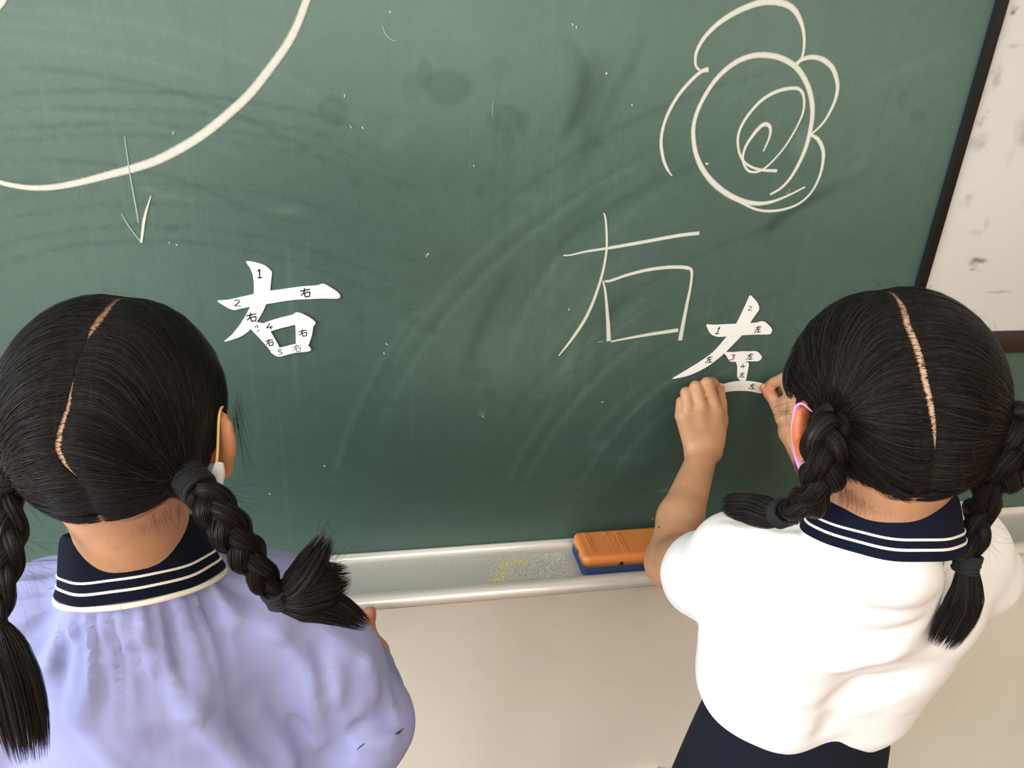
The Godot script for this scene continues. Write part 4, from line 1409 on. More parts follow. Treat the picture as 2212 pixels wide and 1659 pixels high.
func wisps(g: Geo, from: PackedVector3Array, towards: Vector3, count: int, long: float, spread: float, w := 0.00009) -> void:
	for q in count:
		var a := from[rng.randi() % from.size()] + Vector3(rng.randfn(0, 1), rng.randfn(0, 1), rng.randfn(0, 1)) * 0.003
		var dir := (towards + Vector3(rng.randfn(0, 1), rng.randfn(0, 1), rng.randfn(0, 1)) * spread).normalized()
		var bend := Vector3(rng.randfn(0, 1), rng.randfn(0, 1) - 0.6, rng.randfn(0, 1)) * 0.6 * spread
		var l := long * rng.randf_range(0.4, 1.1)
		var p := PackedVector3Array()
		var out := PackedVector3Array()
		for k in 8:
			var u := float(k) / 7.0
			p.append(a + (dir * u + bend * u * u) * l)
			out.append(Vector3(-0.2, 0.4, 0.9))
		ribbon(g, p, out, w, Color(0.018, 0.014, 0.012), 0.2, 1.0)


func frame_along(p: PackedVector3Array, face: Vector3) -> Array:    # [tangent, side, front] at every point, front as near to face as may be
	var o := []
	for k in p.size():
		var d := (p[mini(k + 1, p.size() - 1)] - p[maxi(k - 1, 0)]).normalized()
		var s := d.cross(face).normalized()
		o.append([d, s, s.cross(d).normalized()])
	return o


func braid(way: PackedVector3Array, radius: PackedFloat32Array, turns: float, face: Vector3, phase := 0.0) -> Geo:
	var g := Geo.new()
	var n := 96
	var c := curve(way, n)
	var fr := frame_along(c, face)
	for s in 3:
		var mid := PackedVector3Array()
		var tw := PackedVector3Array()
		for k in n:
			var u := float(k) / (n - 1)
			var r := lerp_list(radius, u)
			var th := TAU * (u * turns + s / 3.0) + phase
			mid.append(c[k] + fr[k][1] * sin(th) * r * 0.56 + fr[k][2] * sin(2.0 * th) * r * 0.34)
		var f2 := frame_along(mid, face)
		var rad := PackedFloat32Array()
		for k in n:
			var u := float(k) / (n - 1)
			var th := TAU * (u * turns + s / 3.0) + phase
			rad.append(lerp_list(radius, u) * (0.50 + 0.05 * cos(2.0 * th)))
		var core := PackedFloat32Array()
		for k in n:
			core.append(rad[k] * 0.93)
		tube(g, mid, core, 12, Color(0.012, 0.010, 0.009), 0.9, face)
		for q in 300:
			var a0 := rng.randf() * TAU
			var drift := rng.randf_range(-0.9, 0.9)
			var u0 := rng.randf_range(0.0, 0.75)
			var u1 := minf(1.0, u0 + rng.randf_range(0.2, 0.5))
			var puff := rng.randf_range(0.94, 1.06)
			var p := PackedVector3Array()
			var out := PackedVector3Array()
			var m := 18
			for k in m:
				var u := lerpf(u0, u1, float(k) / (m - 1))
				var j := mini(int(u * (n - 1)), n - 2)
				var w := u * (n - 1) - j
				var a := a0 + drift * (u - u0)
				var o: Vector3 = f2[j][1] * cos(a) + f2[j][2] * sin(a)
				p.append(mid[j].lerp(mid[j + 1], w) + o * rad[j] * puff)
				out.append(o)
			ribbon(g, p, out, rng.randf_range(0.00018, 0.00040), hair_colour(1.15), 0.3, 0.3)
	return g


func tail(way: PackedVector3Array, radius: PackedFloat32Array, count: int, face: Vector3, flat := 0.7, ragged := 0.18, g: Geo = null) -> Geo:
	# a loose end of hair along way; locks keep their place across it and end unevenly
	if g == null:
		g = Geo.new()
	var n := 24
	var c := curve(way, n)
	var fr := frame_along(c, face)
	var core := PackedFloat32Array()
	for k in 8:
		core.append(lerp_list(radius, k / 7.0 * 0.82) * 0.80)
	tube(g, curve(way.slice(0, way.size()), 14).slice(0, 11), core, 12, Color(0.010, 0.009, 0.008), flat, face)
	for q in count * 2:
		var a := rng.randf() * TAU
		var rho := sqrt(rng.randf()) if q % 3 == 0 else rng.randf_range(0.8, 1.02)
		var end := 1.0 - ragged * rng.randf()
		var start := 0.0 if q % 4 else rng.randf() * 0.4
		var stray := rng.randfn(0.0, 0.16)
		var p := PackedVector3Array()
		var out := PackedVector3Array()
		var m := 14
		for k in m:
			var u := lerpf(start, end, float(k) / (m - 1))
			var j := mini(int(u * (n - 1)), n - 2)
			var w := u * (n - 1) - j
			var r := lerp_list(radius, u)
			var aa := a + stray * u
			var rr := rho * (1.0 + 0.25 * stray * u * u)
			var o: Vector3 = fr[j][1] * cos(aa) + fr[j][2] * sin(aa) * flat
			p.append(c[j].lerp(c[j + 1], w) + o * r * rr)
			out.append((fr[j][1] * cos(aa) * flat + fr[j][2] * sin(aa) + fr[j][2] * 0.15).normalized())
		ribbon(g, p, out, rng.randf_range(0.00016, 0.00042), hair_colour(), 0.1, 0.5)
	return g


func hair_tie(c: Vector3, axis: Vector3, r: float, wide: float, coils: int, flat := 0.85) -> Geo:
	var g := Geo.new()
	axis = axis.normalized()
	var s := axis.cross(Vector3.UP).normalized()
	var t := axis.cross(s)
	for k in coils:
		var p := PackedVector3Array()
		var tilt := rng.randf_range(-0.12, 0.12)
		var rr := r * rng.randf_range(0.96, 1.05)
		for j in 33:
			var a := TAU * j / 32.0
			p.append(c + axis * (wide * (float(k) / maxi(coils - 1, 1) - 0.5) + tilt * r * cos(a + k)) + (s * cos(a) + t * sin(a) * flat) * rr * (1.0 + 0.03 * sin(a * 7.0 + k)))
		tube(g, p, PackedFloat32Array([wide / coils * 0.75, wide / coils * 0.75]), 7, Color.WHITE, 1.0, axis, false)
	var fill := PackedVector3Array([c - axis * wide * 0.5, c + axis * wide * 0.5])
	tube(g, fill, PackedFloat32Array([r * 0.97, r * 0.97]), 16, Color.WHITE, flat, s)
	return g


# ---------------------------------------------------------------- people
func head_field(f: Field, h: Head, ear_x: float, ear_z: float, ear_k: float) -> void:
	var b := h.x.basis
	var at := func(x: float, y: float, z: float) -> Vector3: return h.x * Vector3(x, y, z)
	f.ell(h.x.origin, Vector3(0.0762, 0.0857, 0.0880), 0.01, b)
	f.ell(at.call(0, -0.052, -0.034), Vector3(0.050, 0.050, 0.056), 0.025, b)            # jaw
	f.cap(at.call(-0.010, -0.092, -0.068), at.call(0.010, -0.092, -0.068), 0.014, 0.014, 0.02)   # chin
	for s in [-1.0, 1.0]:
		f.ell(at.call(s * 0.036, -0.045, -0.066), Vector3(0.020, 0.020, 0.016), 0.02, b)     # cheek
		f.cut(at.call(s * 0.030, -0.014, -0.092), Vector3(0.015, 0.010, 0.010), 0.012, b)    # eye socket
	f.cap(at.call(0, -0.012, -0.088), at.call(0, -0.036, -0.099), 0.006, 0.0085, 0.012)      # nose
	for s in [-1.0, 1.0]:
		f.ell(at.call(s * 0.0075, -0.039, -0.094), Vector3(0.0055, 0.005, 0.006), 0.006, b)
	f.cap(at.call(-0.013, -0.0655, -0.0885), at.call(0.013, -0.0655, -0.0885), 0.0042, 0.0042, 0.006)   # lips
	f.cap(at.call(-0.010, -0.0725, -0.0875), at.call(0.010, -0.0725, -0.0875), 0.0048, 0.0048, 0.005)
	for s in [-1.0, 1.0]:      # ears: a tilted saucer with a hollow, rim and lobe
		var tilt := b * Basis(Vector3.UP, s * 0.62) * Basis(Vector3.RIGHT, 0.18)
		f.ell(at.call(s * ear_x, -0.020, ear_z), Vector3(0.0062, 0.0245 * ear_k, 0.0160 * ear_k), 0.006, tilt)
		f.ell(at.call(s * (ear_x - 0.0035), -0.020 - 0.026 * ear_k, ear_z - 0.004), Vector3(0.0055, 0.010, 0.009) * ear_k, 0.006, tilt)
		f.cut(at.call(s * (ear_x + 0.006), -0.018, ear_z - 0.006), Vector3(0.0060, 0.017, 0.009) * ear_k, 0.003, tilt)


func blush(g: Geo, at: Vector3, reach: float, tint: Color) -> void:     # redder skin round a point
	for k in g.v.size():
		var d := g.v[k].distance_to(at)
		if d < reach:
			g.c[k] = g.c[k] * Color.WHITE.lerp(tint, 1.0 - smoothstep(0.55, 1.0, d / reach))


func face_parts(h: Head, person: Node3D, mask_mat: Material) -> void:
	for s in [-1.0, 1.0]:
		var g := Geo.new()
		ball(g, h.x * Vector3(s * 0.030, -0.014, -0.0775), Vector3(0.0095, 0.0085, 0.0095), h.x.basis)
		var eye := part("eye", g.mesh(), M.eye_white, person)
		g = Geo.new()
		ball(g, h.x * Vector3(s * 0.030, -0.014, -0.0842), Vector3(0.0046, 0.0046, 0.0034), h.x.basis)
		part("iris", g.mesh(), M.iris, eye)
	# pleated face mask over nose and mouth, following the cheeks
	var g := Geo.new()
	var cols := 22
	var rows := 9
	for j in rows + 1:
		for k in cols + 1:
			var a := lerpf(-1.15, 1.15, float(k) / cols)
			var y := lerpf(-0.030, -0.100 + 0.028 * absf(a), float(j) / rows) + 0.012 * absf(a) * (0.5 - float(j) / rows)
			var rx := 0.062 - 0.10 * absf(y + 0.045)
			var rz := 0.108 - 0.25 * maxf(0.0, -0.070 - y)
			var q := Vector3(sin(a) * rx * 0.96, y, -cos(a) * (rz - 0.022) - 0.022 + (0.0012 if j % 3 == 1 else 0.0))
			g.vert(h.x * q, h.x.basis * Vector3(sin(a), 0, -cos(a)))
	for j in rows:
		for k in cols:
			var q := j * (cols + 1) + k
			g.quad(q, q + 1, q + cols + 2, q + cols + 1)
	part("face_mask", g.mesh(), mask_mat, person)


func collar(person: Node3D, o: Vector3, basis: Basis, k: float, stand: float, lean: Vector3) -> void:
	# a turned-down knitted collar: outline of [radius, height] from the inside round the fold and down
	var prof := PackedVector3Array()
	for p in [[0.0470, -0.012], [0.0462, 0.004], [0.0468, 0.018], [0.0485, 0.0235], [0.0512, 0.0245], [0.0545, 0.0215], [0.0580, 0.0150], [0.0615, 0.0075], [0.0652, -0.0005], [0.0682, -0.0070], [0.0687, -0.0092], [0.0676, -0.0096], [0.0625, -0.0020], [0.0570, 0.0090]]:
		prof.append(Vector3(p[0] * k, p[1] * k * (stand if p[1] > 0.0 else 1.0), 0))
	var fine := curve(prof, 44)
	var ring := func(a: float, q: Vector3) -> Vector3:
		# the open front dips, the back stands up
		var back := cos(a)
		return o + lean * maxf(0.0, q.y) + basis * Vector3(sin(a) * q.x, q.y + 0.004 * back - 0.010 * (1.0 - back) * 0.5, cos(a) * q.x * 0.96)
	var g := Geo.new()
	var n := 84
	for j in n + 1:
		var a := lerpf(-2.75, 2.75, float(j) / n)
		for q in fine:
			g.vert(ring.call(a, q + Vector3(sin(a * 9.0) * 0.0006, sin(a * 5.0 + 1.0) * 0.0006, 0)), Vector3.UP)
	for j in n:
		for q in fine.size() - 1:
			var b := j * fine.size() + q
			g.i.append_array(PackedInt32Array([b, b + fine.size(), b + fine.size() + 1, b, b + fine.size() + 1, b + 1]))
	g.smooth()
	var c := part("collar", g.mesh(), M.navy_knit, person)
	for s in [[0.0629, 0.0046], [0.0655, -0.0011]]:
		g = Geo.new()
		var m := 760
		for j in m + 1:
			var a := lerpf(-2.72, 2.72, float(j) / m)
			var stitch := 0.00022 * sin(j * PI * 0.5)
			for e in 3:
				var q := Vector3(s[0] * k + [-0.0004, 0.0007, 0.0006][e], s[1] * k * (stand if s[1] > 0.0 else 1.0) + [0.0011, 0.0006, -0.0009][e] + stitch, 0)
				q += Vector3(sin(a * 9.0) * 0.0006, sin(a * 5.0 + 1.0) * 0.0006, 0)
				g.vert(ring.call(a, q), (basis * Vector3(sin(a), 0.8 - e * 0.4, cos(a))).normalized())
		for j in m:
			for e in 2:
				var b := j * 3 + e
				g.quad(b, b + 3, b + 4, b + 1)
		part("stripe", g.mesh(), M.white_knit, c, "white knitted stripe")


func legs(f: Field, hip: Vector3, foot: Vector3) -> void:
	for s in [-1.0, 1.0]:
		f.chain(PackedVector3Array([hip + Vector3(0.050 * s, -0.02, 0), Vector3(lerpf(hip.x, foot.x, 0.55) + 0.050 * s, FLOOR + 0.33, lerpf(hip.z, foot.z, 0.5) - 0.012), Vector3(foot.x + 0.055 * s, FLOOR + 0.07, foot.z)]), [0.058, 0.040, 0.026], 0.02)
		f.cap(Vector3(foot.x + 0.055 * s, FLOOR + 0.045, foot.z), Vector3(foot.x + 0.06 * s, FLOOR + 0.03, foot.z - 0.11), 0.026, 0.02, 0.02)


func shoes(person: Node3D, foot: Vector3) -> void:
	for s in [-1.0, 1.0]:
		var f := Field.new()
		f.cap(Vector3(foot.x + 0.055 * s, FLOOR + 0.042, foot.z + 0.005), Vector3(foot.x + 0.06 * s, FLOOR + 0.030, foot.z - 0.12), 0.034, 0.030, 0.02)
		f.add(4, Vector3(0, FLOOR + 0.002, 0), Vector3.DOWN, 0, 0, 0.006)
		f.cut(Vector3(foot.x + 0.055 * s, FLOOR + 0.085, foot.z), Vector3(0.028, 0.03, 0.034), 0.006)
		var g := Geo.new()
		nets(g, f, Vector3(foot.x + 0.055 * s - 0.05, FLOOR - 0.01, foot.z - 0.17), Vector3(foot.x + 0.055 * s + 0.06, FLOOR + 0.10, foot.z + 0.06), 0.006)
		g.smooth()
		part("shoe", g.mesh(), M.shoe, person)


const FLOOR := -0.08


func skirt(person: Node3D, hip: Vector3, top: float, hem: float, rx: float, rz: float, grow: float) -> void:
	var g := Geo.new()
	var n := 168
	var rows := 26
	for j in rows + 1:
		var u := float(j) / rows
		for k in n + 1:
			var a := TAU * k / n
			var pleat := 0.0
			var pa := fposmod(a * 14.0 / TAU + 0.31, 1.0)
			pleat = (smoothstep(0.0, 0.16, pa) * (1.0 - pa) - 0.42) * 0.017 * smoothstep(0.12, 0.9, u)
			var r := 1.0 + grow * pow(u, 0.75)
			var sag := 0.004 * sin(a * 3.0 + 1.0) * u
			g.vert(Vector3(hip.x + sin(a) * (rx * r + pleat), lerpf(top, hem, u) + sag, hip.z + cos(a) * (rz * r + pleat)), Vector3.UP)
	for j in rows:
		for k in n:
			var b := j * (n + 1) + k
			g.i.append_array(PackedInt32Array([b, b + 1, b + n + 2, b, b + n + 2, b + n + 1]))
	g.smooth()
	part("skirt", g.mesh(), M.navy_denim, person)


# ---------------------------------------------------------------- the girl on the left
func girl_in_smock() -> void:
	var hip := Vector3(-0.16, 0.62, 0.41)
	var foot := Vector3(-0.16, FLOOR, 0.42)
	var t := thing("person", "girl in a lavender smock with black braids, one hand on the chalk tray", "person", foot)
	var h := Head.new()
	h.x = Transform3D(Basis(Vector3(0.9989, 0.0347, 0.0312), Vector3(-0.0312, 0.9939, -0.1056), Vector3(-0.0347, 0.1045, 0.9939)), Vector3(-0.179, 1.1456, 0.3548))
	h.parting = PackedVector2Array([Vector2(-75, 6), Vector2(0, 8), Vector2(14, 7.4), Vector2(26, 5.4), Vector2(45, 1.8), Vector2(57, 0.1), Vector2(67, -1.5), Vector2(77, -5.3), Vector2(84, -7.2), Vector2(91, -5.8), Vector2(97, -2.5), Vector2(106, 0.9), Vector2(119, 0.3), Vector2(150, 0)])
	h.gap = PackedVector2Array([Vector2(-75, 0.001), Vector2(8, 0.0018), Vector2(18, 0.0030), Vector2(27, 0.0032), Vector2(36, -0.0001), Vector2(54, 0.0001), Vector2(68, 0.0016), Vector2(76, 0.0022), Vector2(87, 0.0026), Vector2(94, 0.0016), Vector2(101, -0.0006), Vector2(150, -0.0008)])
	var neck := Vector3(-0.1831, 0.9929, 0.3519)
	# body
	var f := Field.new()
	head_field(f, h, 0.0800, 0.022, 1.0)
	f.cap(h.x * Vector3(0, -0.045, 0.020), neck, 0.043, 0.043, 0.02)
	f.cap(neck, neck + Vector3(0, -0.03, 0), 0.044, 0.05, 0.02)
	var g := Geo.new()
	nets(g, f, h.x.origin + Vector3(-0.11, -0.19, -0.13), h.x.origin + Vector3(0.11, 0.11, 0.12), 0.0042)
	f = Field.new()
	f.cap(neck + Vector3(0, -0.02, -0.01), Vector3(-0.185, 0.90, 0.335), 0.05, 0.05, 0.03)
	f.cap(Vector3(-0.220, 0.90, 0.330), hip + Vector3(-0.035, 0, 0), 0.05, 0.055, 0.03)
	f.cap(Vector3(-0.145, 0.90, 0.335), hip + Vector3(0.035, 0, 0), 0.05, 0.055, 0.03)
	f.cap(neck + Vector3(-0.085, -0.065, -0.01), neck + Vector3(0.085, -0.065, -0.01), 0.03, 0.03, 0.03)
	legs(f, hip, foot)
	f.chain(PackedVector3Array([neck + Vector3(-0.095, -0.085, -0.005), neck + Vector3(-0.17, -0.20, 0.02), neck + Vector3(-0.15, -0.32, -0.08)]), [0.032, 0.027, 0.020], 0.01)
	f.chain(PackedVector3Array([neck + Vector3(-0.15, -0.32, -0.08), neck + Vector3(-0.145, -0.36, -0.10)]), [0.020, 0.024], 0.01)
	nets(g, f, Vector3(-0.46, FLOOR - 0.01, 0.18), Vector3(0.06, 1.02, 0.54), 0.010)
	# right arm: hidden by the sleeve to the wrist, the thumb laid up against the tray's lip
	f = Field.new()
	var wrist := Vector3(0.0127, 0.6704, 0.145)
	f.chain(PackedVector3Array([neck + Vector3(0.088, -0.090, -0.012), Vector3(0.0114, 0.7276, 0.3), wrist]), [0.032, 0.027, 0.020], 0.008)
	var palm := Vector3(0.0017, 0.6725, 0.112)
	f.cap(wrist, palm, 0.019, 0.017, 0.008)
	f.cap(wrist, palm + Vector3(-0.020, 0.0, 0.0), 0.017, 0.015, 0.008)
	f.cap(palm, palm + Vector3(-0.040, 0.002, 0.0), 0.014, 0.012, 0.008)
	f.chain(PackedVector3Array([Vector3(0.0078, 0.6655, 0.125), Vector3(0.0085, 0.6866, 0.116), Vector3(0.0102, 0.7057, 0.113), Vector3(0.0128, 0.7114, 0.11)]), [0.0105, 0.0085, 0.0078, 0.0058], 0.004)
	for k in 4:
		var root := palm + Vector3(-0.016 - 0.0105 * k, 0.010 - 0.002 * k, -0.004)
		var over := root + Vector3(-0.010, 0.012 - 0.003 * k, -0.012)
		f.chain(PackedVector3Array([root, over, over + Vector3(0, 0.012, -0.014), over + Vector3(0.001, 0.004, -0.028)]), [0.0078, 0.0072, 0.0066, 0.0055], 0.003)
	nets(g, f, Vector3(-0.10, 0.60, 0.04), Vector3(0.12, 1.02, 0.46), 0.0030)
	g.smooth()
	blush(g, h.x * Vector3(0.082, -0.022, 0.024), 0.036, Color(1.0, 0.80, 0.66))
	blush(g, Vector3(0.0128, 0.7108, 0.112), 0.022, Color(1.0, 0.72, 0.70))
	part("body", g.mesh(), M.skin, t)
	face_parts(h, t, M.white_mask)
	g = Geo.new()
	tube(g, curve(PackedVector3Array([h.x * Vector3(0.0700, -0.030, -0.040), h.x * Vector3(0.0790, 0.000, 0.006), h.x * Vector3(0.0800, 0.002, 0.028), h.x * Vector3(0.0775, -0.022, 0.036), h.x * Vector3(0.0735, -0.046, 0.034), h.x * Vector3(0.0690, -0.060, -0.030)]), 40), PackedFloat32Array([0.0011, 0.0011]), 6)
	part("mask_loop", g.mesh(), M.elastic, t, "pale yellow ear loop")
	g = Geo.new()
	tube(g, curve(PackedVector3Array([Vector3(-0.0996, 1.1262, 0.4088), Vector3(-0.1018, 1.1171, 0.4083), Vector3(-0.1044, 1.1091, 0.4094)]), 8), PackedFloat32Array([0.003, 0.0055, 0.006]), 8, Color.WHITE, 0.35, Vector3.BACK)
	part("mask_edge", g.mesh(), M.white_mask, t)
	# hair
	part("scalp", scalp_line(h, -20.0, 118.0).mesh(), M.scalp, t, "pale scalp showing along the parting")
	g = hair_cap(h, -0.058)
	part("hair", g.mesh(), M.hair, t)
	var tie_r := h.x.affine_inverse() * Vector3(-0.1215, 1.1177, 0.4174)
	var tie_l := h.x.affine_inverse() * Vector3(-0.2527, 1.1114, 0.3829)
	g = hair_side(h, 1.0, tie_r, Vector3(0.5, -0.8, 0.2), -0.058, 8600, 121.0)
	part("hair", g.mesh(), M.hair, t)
	g = hair_side(h, -1.0, tie_l, Vector3(-0.4, -0.9, 0.1), -0.058, 7800, 121.0)
	part("hair", g.mesh(), M.hair, t)
	g = Geo.new()
	loose_hairs(g, h, 170, 0.006)
	var nape := PackedVector3Array()
	for p in [Vector3(-0.2011, 1.0938, 0.4016), Vector3(-0.1962, 1.091, 0.4041), Vector3(-0.1895, 1.0886, 0.4067), Vector3(-0.1829, 1.0866, 0.4092), Vector3(-0.1746, 1.0852, 0.4116), Vector3(-0.1662, 1.0844, 0.4138), Vector3(-0.1578, 1.0855, 0.4151), Vector3(-0.1494, 1.0872, 0.4161), Vector3(-0.1409, 1.0901, 0.4165), Vector3(-0.1324, 1.0943, 0.4163), Vector3(-0.1255, 1.099, 0.4155)]:
		nape.append(p)
	wisps(g, nape, Vector3(0.12, -1, 0.06), 170, 0.014, 0.13, 0.00006)
	wisps(g, PackedVector3Array([Vector3(-0.1091, 1.1175, 0.4258), Vector3(-0.0987, 1.1135, 0.4357)]), Vector3(1, -0.5, -0.1), 16, 0.045, 0.22, 0.00006)
	wisps(g, PackedVector3Array([Vector3(-0.2518, 1.0919, 0.3904), Vector3(-0.251, 1.0674, 0.4027), Vector3(-0.25, 1.049, 0.412)]), Vector3(0.6, -0.8, 0), 34, 0.045, 0.3, 0.00006)
	wisps(g, PackedVector3Array([Vector3(-0.0923, 1.1548, 0.36), Vector3(-0.0931, 1.1403, 0.3556)]), Vector3(0, -1, 0), 26, 0.05, 0.10)
	part("loose_hair", g.mesh(), M.hair, t).set_meta("kind", "stuff")
	# right braid, lying over the shoulder, and its ragged tail
	var way := PackedVector3Array([Vector3(-0.1127, 1.1161, 0.428), Vector3(-0.1033, 1.1114, 0.438), Vector3(-0.0934, 1.0986, 0.4465), Vector3(-0.0842, 1.0805, 0.4494), Vector3(-0.0756, 1.0585, 0.4474), Vector3(-0.0673, 1.0325, 0.4416)])
	part("braid", braid(way, PackedFloat32Array([0.0120, 0.0150, 0.0158, 0.0150, 0.0135, 0.0105]), 1.55, Vector3(-0.1, 0.45, 0.9), 0.6).mesh(), M.hair, t)
	part("hair_tie", hair_tie(Vector3(-0.1172, 1.1201, 0.4228), way[1] - way[0], 0.0118, 0.017, 6).mesh(), M.hair_band, t)
	part("hair_tie", hair_tie(Vector3(-0.0637, 1.0255, 0.4412), way[5] - way[4], 0.0098, 0.012, 5).mesh(), M.hair_band, t)
	g = tail(PackedVector3Array([Vector3(-0.062, 1.025, 0.4419), Vector3(-0.0482, 1.0364, 0.4449), Vector3(-0.0352, 1.0561, 0.4437), Vector3(-0.0236, 1.0807, 0.4466)]), PackedFloat32Array([0.007, 0.0135, 0.0125, 0.007]), 240, Vector3(-0.1, 0.4, 0.9), 0.7, 0.3)
	tail(PackedVector3Array([Vector3(-0.0623, 1.0223, 0.4409), Vector3(-0.0433, 1.0306, 0.4454), Vector3(-0.0243, 1.034, 0.4433), Vector3(-0.0097, 1.0301, 0.4337)]), PackedFloat32Array([0.008, 0.018, 0.018, 0.010]), 320, Vector3(-0.1, 0.4, 0.9), 0.6, 0.3, g)
	tail(PackedVector3Array([Vector3(-0.0625, 1.0197, 0.4398), Vector3(-0.0422, 1.0203, 0.4462), Vector3(-0.02, 1.0101, 0.4447), Vector3(0.0035, 0.9834, 0.4368)]), PackedFloat32Array([0.008, 0.0155, 0.0135, 0.006]), 320, Vector3(-0.1, 0.4, 0.9), 0.6, 0.25, g)
	wisps(g, PackedVector3Array([Vector3(-0.0258, 1.076, 0.4484), Vector3(-0.0212, 1.064, 0.4554), Vector3(-0.0291, 1.0774, 0.447)]), Vector3(0.2, 0.8, 0.1), 40, 0.025, 0.35)
	part("braid_tail", g.mesh(), M.hair, t)
	# left pigtail along the edge of the photo: loosely plaited, then hanging free
	way = PackedVector3Array([Vector3(-0.2537, 1.1022, 0.3872), Vector3(-0.2509, 1.0888, 0.3979), Vector3(-0.2497, 1.0724, 0.4096), Vector3(-0.2521, 1.0553, 0.4198), Vector3(-0.2567, 1.0369, 0.4279), Vector3(-0.2609, 1.0186, 0.4337)])
	part("braid", braid(way, PackedFloat32Array([0.0085, 0.0105, 0.0115, 0.0110, 0.0100, 0.0085]), 1.3, Vector3(-0.1, 0.45, 0.9), 0.2).mesh(), M.hair, t)
	part("hair_tie", hair_tie(Vector3(-0.2543, 1.1072, 0.3824), Vector3(-0.1, -1, 0), 0.0112, 0.016, 5).mesh(), M.hair_band, t)
	part("hair_tie", hair_tie(Vector3(-0.2623, 1.0155, 0.4349), Vector3(0, -1, 0), 0.0088, 0.010, 4).mesh(), M.hair_band, t)
	part("braid_tail", tail(PackedVector3Array([Vector3(-0.2617, 1.014, 0.4358), Vector3(-0.2575, 0.99, 0.444), Vector3(-0.2547, 0.9547, 0.4506), Vector3(-0.2545, 0.9006, 0.4592)]), PackedFloat32Array([0.008, 0.0165, 0.0200, 0.0200, 0.0150]), 520, Vector3(-0.1, 0.45, 0.9), 0.6, 0.2).mesh(), M.hair, t)
	# collar and the white edge of the shirt below it
	var cb := Basis.from_euler(Vector3(deg_to_rad(-15.0), 0.0, deg_to_rad(4.0)))
	collar(t, neck + Vector3(0, 0.004, 0), cb, 0.97, 1.9, Vector3(0.0, 0.0, 0.20))
	g = Geo.new()
	var ring := PackedVector3Array()
	for j in 65:
		var a := TAU * j / 64.0
		ring.append(neck + cb * Vector3(sin(a) * 0.0665, -0.0090 + 0.004 * cos(a) - 0.005 * (1.0 - cos(a)), cos(a) * 0.0640))
	tube(g, ring, PackedFloat32Array([0.0026, 0.0026]), 8, Color.WHITE, 1.0, Vector3.UP, false)
	part("shirt_edge", g.mesh(), M.white_knit, t)
	# smock
	f = Field.new()
	f.cap(Vector3(-0.2675, 0.9352, 0.3394), Vector3(-0.086, 0.9341, 0.3395), 0.048, 0.046, 0.03)
	f.cap(Vector3(-0.1831, 0.9579, 0.3519), Vector3(-0.1831, 0.9029, 0.3519), 0.062, 0.09, 0.03)
	f.cap(Vector3(-0.2441, 0.8723, 0.313), Vector3(-0.25, 0.5, 0.42), 0.08, 0.125, 0.05)
	f.cap(Vector3(-0.145, 0.8744, 0.3221), Vector3(-0.08, 0.5, 0.42), 0.08, 0.115, 0.05)
	f.cap(Vector3(-0.2879, 0.9195, 0.3427), Vector3(-0.3599, 0.8317, 0.3477), 0.05, 0.055, 0.03)
	f.cap(Vector3(-0.3599, 0.8317, 0.3477), Vector3(-0.4096, 0.7223, 0.3113), 0.055, 0.055, 0.03)
	f.cap(Vector3(-0.0678, 0.9259, 0.3418), Vector3(-0.0305, 0.865, 0.3516), 0.04, 0.045, 0.025)
	f.cap(Vector3(-0.0305, 0.865, 0.3516), Vector3(0.0035, 0.7775, 0.3509), 0.045, 0.043, 0.025)
	f.cap(Vector3(0.0035, 0.7775, 0.3509), Vector3(0.0084, 0.6734, 0.17), 0.043, 0.032, 0.02)
	f.cap(Vector3(-0.0092, 0.7692, 0.3523), Vector3(-0.0384, 0.6726, 0.3481), 0.042, 0.05, 0.03)
	f.add(4, Vector3(0, 0.43, 0), Vector3.DOWN, 0, 0, 0.008)
	var o := neck + Vector3(0, -0.02, 0)
